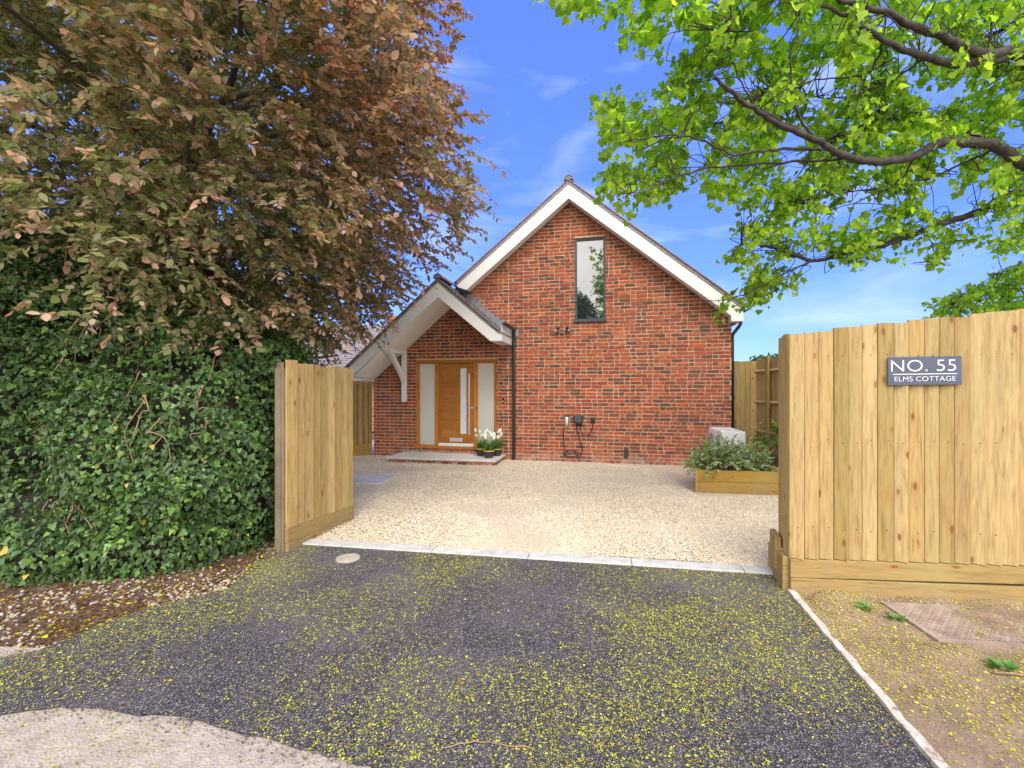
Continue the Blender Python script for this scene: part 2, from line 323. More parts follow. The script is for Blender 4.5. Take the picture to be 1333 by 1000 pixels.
# ------------------------------------------------------------------ mesh helpers
class MB:
    def __init__(s): s.v = []; s.f = []; s.m = []
    def add(s, vs, fs, mi=0, M4=None):
        n = len(s.v)
        if M4 is not None: vs = [tuple(M4 @ Vector(p)) for p in vs]
        s.v += [tuple(p) for p in vs]; s.f += [tuple(i + n for i in f) for f in fs]; s.m += [mi] * len(fs)
    def box(s, x0, x1, y0, y1, z0, z1, mi=0, M4=None):
        vs = [(x0, y0, z0), (x1, y0, z0), (x1, y1, z0), (x0, y1, z0), (x0, y0, z1), (x1, y0, z1), (x1, y1, z1), (x0, y1, z1)]
        s.add(vs, [(0, 3, 2, 1), (4, 5, 6, 7), (0, 1, 5, 4), (1, 2, 6, 5), (2, 3, 7, 6), (3, 0, 4, 7)], mi, M4)
    def prism(s, poly, a0, a1, axis='y', mi=0, M4=None, back=True):
        """poly of (p,q): axis y -> (x,z) extruded in y; axis z -> (x,y) extruded in z; axis x -> (y,z) extruded in x"""
        n = len(poly)
        mk = {'y': lambda p, a: (p[0], a, p[1]), 'z': lambda p, a: (p[0], p[1], a), 'x': lambda p, a: (a, p[0], p[1])}[axis]
        vs = [mk(p, a0) for p in poly] + [mk(p, a1) for p in poly]
        fs = [tuple(range(n))] + [(i, i + n, (i + 1) % n + n, (i + 1) % n) for i in range(n)]
        if back: fs.append(tuple(range(2 * n - 1, n - 1, -1)))
        s.add(vs, fs, mi, M4)
    def tube(s, pts, rad, seg=6, mi=0, cap=True):
        pts = [Vector(p) for p in pts]; n = len(pts)
        if not hasattr(rad, '__len__'): rad = [rad] * n
        base = len(s.v); up = None
        for i, p in enumerate(pts):
            d = (pts[min(i + 1, n - 1)] - pts[max(i - 1, 0)])
            d = d.normalized() if d.length > 1e-9 else Vector((0, 0, 1))
            if up is None: up = d.orthogonal().normalized()
            else:
                up = up - d * up.dot(d)
                up = up.normalized() if up.length > 1e-6 else d.orthogonal().normalized()
            sd = d.cross(up)
            for k in range(seg):
                a = 2 * math.pi * k / seg
                s.v.append(tuple(p + (up * math.cos(a) + sd * math.sin(a)) * rad[i]))
        for i in range(n - 1):
            for k in range(seg):
                k2 = (k + 1) % seg
                s.f.append((base + i * seg + k, base + i * seg + k2, base + (i + 1) * seg + k2, base + (i + 1) * seg + k)); s.m.append(mi)
        if cap:
            s.f.append(tuple(base + k for k in range(seg))[::-1]); s.m.append(mi)
            s.f.append(tuple(base + (n - 1) * seg + k for k in range(seg))); s.m.append(mi)
    def lathe(s, prof, seg=20, c=(0, 0, 0), mi=0):
        base = len(s.v); n = len(prof)
        for r, z in prof:
            for k in range(seg):
                a = 2 * math.pi * k / seg; s.v.append((c[0] + r * math.cos(a), c[1] + r * math.sin(a), c[2] + z))
        for i in range(n - 1):
            for k in range(seg):
                k2 = (k + 1) % seg
                s.f.append((base + i * seg + k, base + i * seg + k2, base + (i + 1) * seg + k2, base + (i + 1) * seg + k)); s.m.append(mi)
    def build(s, name, mats, parent=None, smooth=False, loc=None, rz=None, bevel=0.0, recalc=True):
        me = bpy.data.meshes.new(name)
        me.from_pydata(s.v, [], s.f)
        if not isinstance(mats, (list, tuple)): mats = [mats]
        for x in mats: me.materials.append(x)
        if len(mats) > 1: me.polygons.foreach_set('material_index', s.m)
        if recalc:
            bm = bmesh.new(); bm.from_mesh(me); bmesh.ops.recalc_face_normals(bm, faces=bm.faces); bm.to_mesh(me); bm.free()
        if smooth: me.polygons.foreach_set('use_smooth', [True] * len(me.polygons))
        me.update()
        o = bpy.data.objects.new(name, me); C.objects.link(o)
        if parent: o.parent = parent
        if loc is not None: o.location = loc
        if rz is not None: o.rotation_euler = (0, 0, rz)
        if bevel:
            bv = o.modifiers.new('bevel', 'BEVEL'); bv.width = bevel; bv.segments = 2; bv.limit_method = 'ANGLE'
        return o

def tag(o, label=None, cat=None, group=None, kind=None):
    if label: o['label'] = label
    if cat: o['category'] = cat
    if group: o['group'] = group
    if kind: o['kind'] = kind
    return o
def thing(name, label, cat, loc=(0, 0, 0), rz=0.0, group=None):
    o = bpy.data.objects.new(name, None); C.objects.link(o); o.location = loc; o.rotation_euler = (0, 0, rz)
    return tag(o, label, cat, group)
def npmesh(name, V, F, mat, parent=None, col=None, smooth=False):
    """V (n,3); F (m,k) all faces with k corners; col per vertex (n,3)"""
    me = bpy.data.meshes.new(name)
    n, (m, k) = len(V), F.shape
    me.vertices.add(n); me.vertices.foreach_set('co', V.astype(np.float32).ravel())
    me.loops.add(m * k); me.loops.foreach_set('vertex_index', F.astype(np.int32).ravel())
    me.polygons.add(m); me.polygons.foreach_set('loop_start', np.arange(0, m * k, k, dtype=np.int32))
    if smooth: me.polygons.foreach_set('use_smooth', np.ones(m, bool))
    me.update(calc_edges=True)
    if col is not None:
        at_ = me.attributes.new('Col', 'FLOAT_COLOR', 'POINT')
        c4 = np.ones((n, 4), np.float32); c4[:, :3] = col; at_.data.foreach_set('color', c4.ravel())
    me.materials.append(mat)
    o = bpy.data.objects.new(name, me); C.objects.link(o)
    if parent: o.parent = parent
    return o
def clip(poly, a, b, c):
    """keep a*x+b*y<=c"""
    out = []
    for i in range(len(poly)):
        p, q = poly[i], poly[(i + 1) % len(poly)]
        dp, dq = a * p[0] + b * p[1] - c, a * q[0] + b * q[1] - c
        if dp <= 0: out.append(p)
        if (dp < 0 < dq) or (dq < 0 < dp):
            k = dp / (dp - dq); out.append((p[0] + (q[0] - p[0]) * k, p[1] + (q[1] - p[1]) * k))
    return out
def area(p): return abs(sum(p[i][0] * p[(i + 1) % len(p)][1] - p[(i + 1) % len(p)][0] * p[i][1] for i in range(len(p)))) / 2
F_ = 592.4
def at(px, py, Y): return Vector(((px - 666.5) / F_ * Y, Y, CAM_H + (508 - py) * Y / F_))
def gp(px, py):
    Y = CAM_H * F_ / (py - 508); return ((px - 666.5) / F_ * Y, Y)

# ------------------------------------------------------------------ the ground
def inside(P, poly):
    x, y = P[:, 0], P[:, 1]; r = np.zeros(len(P), bool); n = len(poly)
    for i in range(n):
        (x1, y1), (x2, y2) = poly[i], poly[(i + 1) % n]
        c = ((y1 > y) != (y2 > y)) & (x < (x2 - x1) * (y - y1) / (y2 - y1 + 1e-12) + x1); r ^= c
    return r
def snoise(x, y, seed=0, f=1.0):
    r = np.random.default_rng(seed); o = 0
    for k in range(6):
        a = r.uniform(0, 6.28); fr = f * r.uniform(.6, 1.9); o = o + np.sin((x * math.cos(a) + y * math.sin(a)) * fr + r.uniform(0, 6.28))
    return o / 3.2
g = MB(); g.add([(-300, -300, -.06), (300, -300, -.06), (300, 500, -.06), (-300, 500, -.06)], [(0, 1, 2, 3)])
tag(g.build('ground', M['earth'], recalc=False), kind='structure')
def sheet(name, poly, z, mat):
    from mathutils.geometry import delaunay_2d_cdt
    P2 = [Vector(p[:2]) for p in poly]; n0 = len(P2); xs_, ys_ = [p.x for p in P2], [p.y for p in P2]
    gx_, gy_ = np.meshgrid(np.arange(min(xs_), max(xs_), .22), np.arange(min(ys_), max(ys_), .22)); G_ = np.stack([gx_.ravel(), gy_.ravel()], 1) + .013
    G_ = G_[inside(G_, [tuple(p) for p in P2])]
    ov, oe, of, *_ = delaunay_2d_cdt(P2 + [Vector(g_) for g_ in G_], [(i, (i + 1) % n0) for i in range(n0)], [], 1, 1e-5)
    V_ = np.array([(p.x, p.y, z) for p in ov]); T_ = np.array([f for f in of if len(f) == 3])
    T_ = T_[inside(V_[T_][:, :, :2].mean(1), [tuple(p) for p in P2])]
    o = npmesh(name, V_, T_, mat); me = o.data
    bm = bmesh.new(); bm.from_mesh(me); bmesh.ops.recalc_face_normals(bm, faces=bm.faces)
    if bm.faces and bm.faces[:][0].normal.z < 0: bmesh.ops.reverse_faces(bm, faces=bm.faces)
    bm.to_mesh(me); bm.free(); return tag(o, kind='structure')
KA, KB = Vector((-2.36, 4.622)), Vector((2.30, 3.811))           # centre line of the kerb strip
kd = (KB - KA).normalized(); kn = Vector((-kd.y, kd.x))
k0a, k0b = KA - kn * .075, KB - kn * .075; k1a, k1b = KA + kn * .075, KB + kn * .075
# gravel drive
GR = [tuple(k1a), tuple(k1b), (2.35, 3.86), (2.6, 6.0), (2.7, 7.6), (6.4, 8.4), (6.4, 14), (-7, 14), (-7, 4.8), (-2.36, 4.72)]
sheet('gravel_drive', GR, 0.0, M['gravel'])
GR2 = [(2.35, 3.86), (7, 3.4), (7, 9), (2.7, 7.6), (2.6, 6.0)]
sheet('gravel_drive', GR2, -.001, M['gravel'])
for i, (a0, a1) in enumerate(((0, .60), (.604, 1))):
    pass
kb = MB()
L = (KB - KA).length; joints = [0] + [2.553 + k_ * .915 for k_ in (-2, -1, 0, 1, 2)] + [L]
Mk = Matrix.Translation((KA.x, KA.y, 0)) @ Matrix.Rotation(math.atan2(kd.y, kd.x), 4, 'Z')
for i in range(len(joints) - 1): kb.box(joints[i] + .003, joints[i + 1] - .003, -.075, .075, -.08, .018, 0, Mk)
tag(kb.build('kerb_strip', M['kerb'], bevel=.006), kind='structure')
# tarmac apron
dl = [(-2.36, 4.40), (-2.27, 3.95), gp(300, 765), gp(262, 775), gp(200, 790), gp(150, 806), gp(100, 828), gp(50, 846), gp(0, 858)]
cl = [gp(0, 932), gp(40, 924), gp(75, 922), gp(130, 922), gp(180, 932), gp(230, 935), gp(290, 947), gp(320, 957), gp(400, 978), gp(480, 1000)]
rnd = random.Random(3)
TA = [tuple(k0a)] + dl + [(-3.6, 2.2), (-3.3, 2.05)] + cl + [(-.1, 1.5), (.3, .6), (.4, -1.5), (.90, -1.5), (1.26, 0), (1.712, 1.842), (2.085, 3.433), (2.12, 3.50), (2.25, 3.76), tuple(k0b)]
def smooth_edge(poly):
    out = []
    for i in range(len(poly)):
        p, q = Vector(poly[i]), Vector(poly[(i + 1) % len(poly)]); L_ = (q - p).length; n = max(1, int(L_ / .05))
        for k in range(n):
            r = p.lerp(q, k / n); j = (.011 if i > 11 else .014) if (i > 1 and i < 22) else 0
            out.append((r.x + rnd.uniform(-j, j), r.y + rnd.uniform(-j, j)))
    return out
TAs = smooth_edge(TA)
sheet('tarmac_apron', TAs, .004, M['tarmac'])
sheet('pavement', [(-6, -1.5), (.9, -1.5), (.7, 2.4), (-1.0, 2.6), (-6, 2.9)], -.004, M['pavement'])
# edging strip right of the tarmac
eb = MB()
ea, ebv = Vector((2.088, 3.47)), Vector((1.225, -.2)); ed = (ea - ebv).normalized()
n = 26
for i in range(n):
    pass
pts = [ebv.lerp(ea, i / 40) for i in range(41)]; nrm = Vector((ed.y, -ed.x))
vs = []; fs = []
for i, p in enumerate(pts):
    wl, wr = .002 + rnd.uniform(-.004, .004), .044 + rnd.uniform(-.010, .006); h = .026 + rnd.uniform(-.003, .003)
    a, b_ = p + nrm * wl, p + nrm * wr
    vs += [(a.x, a.y, -.05), (a.x, a.y, h), (b_.x, b_.y, h), (b_.x, b_.y, -.05)]
for i in range(40):
    for k in range(3): fs.append((i * 4 + k, i * 4 + k + 1, i * 4 + k + 5, i * 4 + k + 4))
fs += [(0, 1, 2, 3), (160, 161, 162, 163)]
eb.add(vs, fs); tag(eb.build('edging_strip', M['edging']), kind='structure')
# verge soil (right) and leaf litter bank (left): displaced grids
def verge_h(x, y):
    return .004 + np.clip((x - 2.1), 0, 3) * .022 + .010 * snoise(x, y, 4, 6) + .008 * snoise(x, y, 5, 17) + .022 * np.exp(-((y - 3.35) / .10) ** 2) * (.4 + .6 * snoise(x, y, 6, 9) ** 2)
def grid(name, x0, x1, y0, y1, st, hf, polyfn, mat):
    xs, ys = np.arange(x0, x1, st), np.arange(y0, y1, st); X, Y = np.meshgrid(xs, ys); Z = hf(X, Y)
    V = np.stack([X, Y, Z], -1).reshape(-1, 3); nx, ny = len(xs), len(ys)
    ii = (np.arange(ny - 1)[:, None] * nx + np.arange(nx - 1)[None]).ravel()
    Fc = np.stack([ii, ii + 1, ii + nx + 1, ii + nx], 1); cen = V[Fc].mean(1)
    Fc = Fc[polyfn(cen)]
    return npmesh(name, V, Fc, mat, smooth=True)
def edge_x(y): return 1.225 + (y + .2) * (2.088 - 1.225) / 3.67
def vr(c): return (c[:, 0] > edge_x(c[:, 1]) + .035)
tag(grid('verge', 1.1, 6.5, -.5, 3.56, .02, verge_h, vr, M['soil']), kind='structure')
dlx = np.array([p[0] for p in dl[2:]] + [-3.6]); dly = np.array([p[1] for p in dl[2:]] + [2.2])
def bank_front(x): return np.interp(x, dlx[::-1], dly[::-1])
def bank_h(x, y):
    d = y - bank_front(x)
    return -.012 + np.clip(d, -.2, 1.2) * .025 + .008 * snoise(x, y, 8, 7) + .008 * snoise(x, y, 9, 21)
tag(grid('planting_bank', -8, -2.2, 1.9, 7.2, .025, bank_h, lambda c: (c[:, 1] > bank_front(c[:, 0]) - .05) & ~inside(c, TA) & ((c[:, 1] < 4.3) | (c[:, 0] < -2.35 - .5 * (c[:, 1] > 5.4))), M['litter']), kind='structure')

# loose chippings: small stones over the gravel sheet
def stones(name, P, smin, smax, mat, flat=.55, seed=1):
    r = np.random.default_rng(seed); N = len(P)
    T = np.array([(1, 0, 0), (0, 1, 0), (-1, 0, 0), (0, -1, 0), (.1, 0, .8), (0, .1, -.8)])
    Fc = np.array([(0, 1, 4), (1, 2, 4), (2, 3, 4), (3, 0, 4), (1, 0, 5), (2, 1, 5), (3, 2, 5), (0, 3, 5)])
    J = 1 + r.uniform(-.45, .45, (N, 6, 3)); V = T[None] * J
    s = smin + (smax - smin) * r.random(N) ** 1.6
    V = V * s[:, None, None] * np.array([1, .75, flat])
    a = r.uniform(0, 6.28, N); ca, sa = np.cos(a)[:, None], np.sin(a)[:, None]
    tx = r.normal(0, .45, N)[:, None]
    x, y, z = V[..., 0], V[..., 1], V[..., 2]
    y, z = y * np.cos(tx) - z * np.sin(tx), y * np.sin(tx) + z * np.cos(tx)
    V = np.stack([x * ca - y * sa, x * sa + y * ca, z], -1) + P[:, None, :]
    Fa = (Fc[None] + (np.arange(N) * 6)[:, None, None]).reshape(-1, 3)
    return npmesh(name, V.reshape(-1, 3), Fa, mat)
N = 180000
# more chippings where they show larger
y = 3.8 + (10.9 - 3.8) * RNG.random(N) ** 1.35; x = RNG.uniform(-3.9, 4.0, N)
P = np.stack([x, y, RNG.uniform(.0, .008, N)], 1)
wallY = 9.95 - .2126 * (x - .09)
kY = 4.63 + .075 - .174 * (x + 2.36)
ok = (y < wallY - .01) & (y > kY + .02) & ~((x > 2.72) & (y > 6.55)) & (x < 3.2 + .5 * (y > 4.5))
P = P[ok]
P[:, 2] += .012 * snoise(P[:, 0], P[:, 1], 21, 3)
tag(stones('gravel_chippings', P, .006, .0145, M['chip']), 'loose buff stone chippings covering the drive between kerb and cottage', 'gravel', kind='stuff')
# pebbles on the litter bank
N = 4200
x = RNG.uniform(-4.9, -2.2, N); y = bank_front(x) + RNG.random(N) ** 1.5 * 1.2
P = np.stack([x, y, bank_h(x, y) + .004], 1); P = P[snoise(P[:, 0], P[:, 1], 33, 5) > RNG.uniform(-.9, .5, len(P))]
tag(stones('pebbles', P, .005, .026, M['pebble'], .6, 5), 'pale pebbles and rubble strewn on the bare soil below the ivy', 'pebbles', kind='stuff')

# grit along the ragged edge where the tarmac laps the pavement
q_ = [Vector(p) for p in cl]; E_ = []
for i in range(len(q_) - 1):
    n_ = int((q_[i + 1] - q_[i]).length * 420)
    for k in range(n_):
        p_ = q_[i].lerp(q_[i + 1], rnd.random()); E_.append((p_.x + rnd.gauss(0, .05), p_.y + rnd.gauss(-.01, .05), .003))
tag(stones('loose_grit', np.array(E_), .002, .0075, plain('dark_grit', (.13, .11, .11), .9, var=.5, scale=60), .6, 15), 'dark loose grit along the ragged edge between tarmac and pavement', 'grit', kind='stuff')
# fallen blossom: tiny crumpled flecks
def flecks(name, P, smin, smax, seed, cols, label):
    r = np.random.default_rng(seed); N = len(P)
    k = 5
    a = np.linspace(0, 2 * np.pi, k, endpoint=False)
    base = np.stack([np.cos(a), np.sin(a) * .55, .25 * np.sin(2 * a)], 1)
    V = base[None] * (1 + r.uniform(-.5, .5, (N, k, 1)))
    V = V * (smin + (smax - smin) * r.random(N) ** 2)[:, None, None]
    t = r.uniform(0, 6.28, N)[:, None]; x, y, z = V[..., 0], V[..., 1], V[..., 2]
    tl = r.normal(0, .5, N)[:, None]; y, z = y * np.cos(tl) - z * np.sin(tl), y * np.sin(tl) + z * np.cos(tl)
    V = np.stack([x * np.cos(t) - y * np.sin(t), x * np.sin(t) + y * np.cos(t), z], -1) + P[:, None]
    Fa = np.arange(N * k).reshape(N, k)
    c = cols[r.integers(0, len(cols), N)] * r.uniform(.7, 1.15, (N, 1))
    o = npmesh(name, V.reshape(-1, 3), Fa, M['petal'], col=np.repeat(c, k, 0))
    return tag(o, label, 'blossom', kind='stuff')
YC = np.array([(.60, .58, .06), (.68, .66, .09), (.46, .50, .06), (.72, .68, .20), (.38, .34, .07), (.56, .60, .07), (.40, .24, .08)])
N = 120000
x = RNG.uniform(-3.3, 2.2, N); y = RNG.uniform(1.3, 4.65, N); P = np.stack([x, y, np.full(N, .009)], 1)
cl_ = np.array([p[1] for p in cl]); clx = np.array([p[0] for p in cl])
ins = inside(P, TA)
den = .42 + .38 * snoise(x, y, 41, 2.2) + .22 * snoise(x, y, 43, 9) + .22 * np.clip((x + .5) / 2.5, -1, 1)
den = den - .35 * np.exp(-((x + .2 - .3 * (y - 3)) / .55) ** 2) * (y > 2.6)
keep = ins & (RNG.random(N) < np.clip(den, .05, 1))
P1 = P[keep]
# clusters: satellites round a third of them
sat = P1[RNG.random(len(P1)) < .45]; sat = np.repeat(sat, 2, 0) + np.c_[RNG.normal(0, .010, (len(sat) * 2, 2)), np.zeros(len(sat) * 2)]
flecks('fallen_blossom', np.concatenate([P1, sat]), .0026, .0074, 3, YC, 'yellow green maple blossom scattered over the dark tarmac')
N = 5000
x = RNG.uniform(-3.5, -.2, N); y = RNG.uniform(1.4, 2.3, N); P = np.stack([x, y, np.full(N, .003)], 1)
P = P[(~inside(P, TA)) & (snoise(x, y, 51, 5) > RNG.uniform(-.9, .8, N))]
flecks('fallen_blossom', P, .003, .0075, 8, YC, 'sparse yellow blossom lying on the pale worn pavement')
N = 60000
x = RNG.uniform(1.5, 5.0, N); y = RNG.uniform(1.2, 3.5, N)
d = .22 + .70 * (snoise(x, y, 61, 3.1) > -.05) + .55 * (y > 3.1) + .15 * snoise(x, y, 62, 11)
k = (x > edge_x(y) + .05) & (RNG.random(N) < d * .75) & (y < 3.5 - .149 * (x - 2.05))
P = np.stack([x, y, verge_h(x, y) + .005], 1)[k]
flecks('fallen_blossom', P, .0035, .0095, 9, YC, 'yellow green blossom strewn over the brown soil verge by the sign fence')
N = 9000
x = RNG.uniform(-4.8, -2.2, N); y = bank_front(x) + RNG.random(N) ** 1.3 * 1.3
LC = np.array([(.62, .58, .03), (.10, .05, .03), (.16, .09, .06), (.30, .13, .05), (.35, .17, .07), (.22, .10, .05), (.45, .35, .08)])
flecks('fallen_leaf_debris', np.stack([x, y, bank_h(x, y) + .008], 1), .005, .018, 10, LC, 'brown leaf debris and blossom on the soil bank under the ivy')

# covers
cv = thing('inspection_cover', 'square grey inspection cover set in the gravel near the left fence end', 'manhole cover', (-2.42, 7.80, 0), R(-12))
b = MB(); b.box(-.30, .30, -.30, .30, .0, .018); b.build('lid', M['greycover'], cv, bevel=.004)
b = MB()
for s in ((-.34, .34, -.34, -.305), (-.34, .34, .305, .34), (-.34, -.305, -.305, .305), (.305, .34, -.305, .305)): b.box(*s, .0, .022)
b.build('cover_frame', M['greycover'], cv)
b = MB(); b.lathe([(0, .014), (.082, .014), (.086, .011), (.104, .011), (.107, .0)], 28); o = b.build('stopcock_cover', M['disc'], loc=(-1.485, 4.12, .004)); 
tag(o, 'small round dusty stopcock cover in the tarmac beside the kerb', 'water cover')
mc = thing('manhole_cover', 'rusty rectangular manhole cover half buried in the soil verge', 'manhole cover', (2.61, 3.21, -.002), math.atan2(-.11, .89))
b = MB(); b.box(.03, .86, -.46, -.02, 0, .030)
for i in range(26):
    for j in range(13):
        if (i + j) % 2: b.box(.05 + i * .031, .068 + i * .031, -.45 + j * .033, -.444 + j * .033 + .004, .030, .034)
        else: b.box(.056 + i * .031, .062 + i * .031, -.455 + j * .033, -.437 + j * .033, .030, .034)
b.build('lid', M['cover'], mc)
b = MB()
for s in ((0, .89, -.49, -.463), (0, .89, -.017, .01), (0, .027, -.463, -.017), (.863, .89, -.463, -.017)): b.box(*s, -.02, .036)
b.build('cover_frame', M['cover'], mc)

# ------------------------------------------------------------------ the cottage (local: x along the front, y into the house, z up)
HA = R(-12)
house = thing('brick_cottage', 'red brick gabled cottage with white bargeboards and a projecting entrance porch roof', 'house', (.09, 9.95, 0), HA)
HM = Matrix.Translation((.09, 9.95, 0)) @ Matrix.Rotation(HA, 4, 'Z')
XL, XR = -3.393, 4.363
AX, AZ, AS = 1.165, 5.92, .812           # main gable: tile-top apex and slope
PX, PZ, PS = -1.42, 3.83, .855           # porch gable
XE = -1.22                                # left corner of the main gable
OPEN = [(-2.344, -.43, .217, 2.217), (1.272, 1.911, 3.0, 4.762)]
def hl_main(s): return AZ - .46 - AS * abs(s - AX)
def clip_top(poly, main):
    ax, z0, sl = (AX, AZ - .404, AS) if main else (PX, PZ - .36, PS)
    poly = clip(poly, sl, 1, z0 + sl * ax) if poly else poly
    return clip(poly, -sl, 1, z0 - sl * ax) if poly else poly
def bricks(b, x0, x1, z0, z1, y, gauge=.075, mi=0, top=None, opens=(), depth=.02, seed=2, phase=0.0):
    r = random.Random(seed); row = 0; z = z0
    while z + .03 < z1:
        x = x0 - (.056 if row % 2 else .168) - phase; k = row % 2
        zt = min(z + gauge - .0175, z1)
        while x < x1:
            L_ = (.215 if k % 2 == 0 else .1000) + r.uniform(-.006, .005)
            # a stretch of plain stretchers now and then
            k += 1
            if r.random() < .12: k += 1
            a, c = max(x, x0), min(x + L_, x1); x += L_ + .0125
            if c - a < .02: continue
            segs = [(a, c)]
            for (ox0, ox1, oz0, oz1) in opens:
                if oz0 - .02 < (z + zt) / 2 < oz1 + .02:
                    ns = []
                    for (p, q) in segs:
                        if q <= ox0 or p >= ox1: ns.append((p, q))
                        else:
                            if ox0 - p > .02: ns.append((p, ox0))
                            if q - ox1 > .02: ns.append((ox1, q))
                    segs = ns
            for (p, q) in segs:
                j = lambda: r.uniform(-.0035, .0035)
                poly = [(p + j(), z + j()), ((p + q) / 2, z + j() * .6), (q + j(), z + j()), (q + j(), zt + j()), ((p + q) / 2, zt + j() * .6), (p + j(), zt + j())]
                if top is not None:
                    poly = clip_top(poly, (p + q) / 2 > XE)
                if len(poly) < 3 or area(poly) < .0004: continue
                e = r.uniform(.004, .0125); cx = sum(v_[0] for v_ in poly) / len(poly); cz = sum(v_[1] for v_ in poly) / len(poly)
                n_ = len(poly); sh = lambda v_, f: (cx + (v_[0] - cx) * (1 - f / max(.02, abs(v_[0] - cx) + .01)), cz + (v_[1] - cz) * (1 - f / max(.02, abs(v_[1] - cz) + .01)))
                tl = r.uniform(-.002, .002)
                fr = [(*sh(v_, .0025), 0) for v_ in poly]
                vs = [(v_[0], y - e + tl * (1 if v_[0] > cx else -1), v_[1]) for v_ in fr] + [(v_[0], y - e + .004, v_[1]) for v_ in poly] + [(v_[0], y + depth, v_[1]) for v_ in poly]
                fs = [tuple(range(n_))]
                for q_ in (0, n_): fs += [(q_ + i, q_ + i + n_, q_ + (i + 1) % n_ + n_, q_ + (i + 1) % n_) for i in range(n_)]
                b.add(vs, fs, mi)
        z += gauge; row += 1
wb = MB()
# mortar backing cells with openings left out
xs = [XL, -2.344, XE, -.43, 1.272, 1.911, XR]; zs = [0, .217, 2.217, 3.0, 4.762, 6]
for i in range(len(xs) - 1):
    for j in range(len(zs) - 1):
        cx, cz = (xs[i] + xs[i + 1]) / 2, (zs[j] + zs[j + 1]) / 2
        if any(o[0] < cx < o[1] and o[2] < cz < o[3] for o in OPEN): continue
        p = clip_top([(xs[i], zs[j]), (xs[i + 1], zs[j]), (xs[i + 1], zs[j + 1]), (xs[i], zs[j + 1])], cx > XE)
        if len(p) > 2 and area(p) > 1e-4: wb.prism(p, 0, .12, 'y', 1)
bricks(wb, XL + .002, -.175, .0, 5.55, 0, top=True, opens=OPEN, seed=2)
bricks(wb, -.160, XR, .0, 5.55, 0, top=True, opens=OPEN, seed=5, phase=.07)
wb.build('wall', [M['brick'], M['mortar']], house)
# side walls (plain brickwork), back wall
b = MB(); b.box(XR - .12, XR, .13, 7.0, 0, 3.05); b.box(XE, XE + .12, .13, 7.0, 0, 3.75); b.box(XL, XL + .12, .13, 4.0, 0, 1.78); b.box(XL + .13, XE - .01, 3.88, 4.0, 0, 1.9)
b.prism([(XE, 0), (XR, 0), (XR, 3.0), (AX, 5.4), (XE, 3.5)], 7.01, 7.12, 'y'); b.build('side_wall', M['bricktex'], house)
# dark interior floor/wall behind the windows
M['plaster'] = plain('dim_interior_plaster', (.35, .34, .33))
b = MB(); b.box(.9, 2.3, .9, .95, 2.7, 4.9); b.build('inner_wall', M['plaster'], house)
b = MB(); b.box(-2.4, -.4, .5, .55, .1, 2.4); b.build('inner_wall', M['plaster'], house)

def slope_frame(x0, z0, dx, dz, y0):
    """matrix: local X up the slope, local Y along the ridge, local Z outward"""
    L_ = math.hypot(dx, dz); ux, uz = dx / L_, dz / L_
    nx, nz_ = (-uz, ux) if ux > 0 else (uz, -ux)
    return Matrix(((ux, 0, nx, x0), (0, 1, 0, y0), (uz, 0, nz_, z0), (0, 0, 0, 1))), L_
def tiles(b, M4, L_, y0, y1, seed=1, gauge=.10, wid=.165, mi=0, lift=0.0):
    r = random.Random(seed); n = int(L_ / gauge) + 1
    for i in range(n):
        u0 = i * gauge - .03; off = (wid / 2 if i % 2 else 0); yy = y0 - off
        while yy < y1:
            a, c = max(y0, yy), min(y1, yy + wid - .004); yy += wid
            if c - a < .03: continue
            t0 = .020 + r.uniform(-.002, .005); e = r.uniform(-.004, .004)
            ux1 = min(u0 + .155, L_)
            vs = [(u0 + e, a, t0 - .012 + lift), (u0 + e, c, t0 - .012 + lift), (ux1, c, -.006 + lift), (ux1, a, -.006 + lift),
                  (u0 + e, a, t0 + lift), (u0 + e, (a + c) / 2, t0 + .003 + lift), (u0 + e, c, t0 + lift), (ux1, c, .006 + lift), (ux1, a, .006 + lift)]
            b.add(vs, [(0, 3, 2, 1), (4, 5, 6, 7, 8), (0, 1, 6, 5, 4), (1, 2, 7, 6), (2, 3, 8, 7), (3, 0, 4, 8)], mi, M4)
def ridge(name, x, z, y0, y1, parent, r_=.095, seg=.30):
    b = MB(); y_ = y0
    while y_ < y1:
        e = min(y_ + seg - .006, y1); n = 9
        out = [(x + math.cos(math.pi * k / (n - 1)) * r_, z - .055 + math.sin(math.pi * k / (n - 1)) * r_) for k in range(n)]
        inn = [(x + math.cos(math.pi * k / (n - 1)) * (r_ - .014), z - .055 + math.sin(math.pi * k / (n - 1)) * (r_ - .014)) for k in range(n)][::-1]
        b.prism(out + inn, y_, e, 'y'); y_ += seg
    b.prism([(x + math.cos(math.pi * k / 8) * (r_ - .016), z - .055 + math.sin(math.pi * k / 8) * (r_ - .016)) for k in range(9)], y0 + .006, y0 + .03, 'y')
    return b.build(name, M['ridge'], parent, smooth=False)
# main roof
YM0, YM1 = -.27, 7.2
XLE, XRE = -1.30, 4.54
rf = MB()
zR = AZ - AS * (XRE - AX); zL = AZ - AS * (AX - XLE)
for (xe, ze, sd) in ((XRE, zR, 3), (XLE, zL, 4)):
    M4, L_ = slope_frame(xe, ze - .035, AX - xe, AZ - ze, 0)
    tiles(rf, M4, L_, YM0 - .035, YM1, sd)
    rf.box(0.02, L_, YM0, YM1, -.045, -.010, 0, M4)
roof = rf.build('roof', M['tile'], house)
ridge('ridge_tile', AX, AZ + .03, YM0 - .03, YM1, roof)
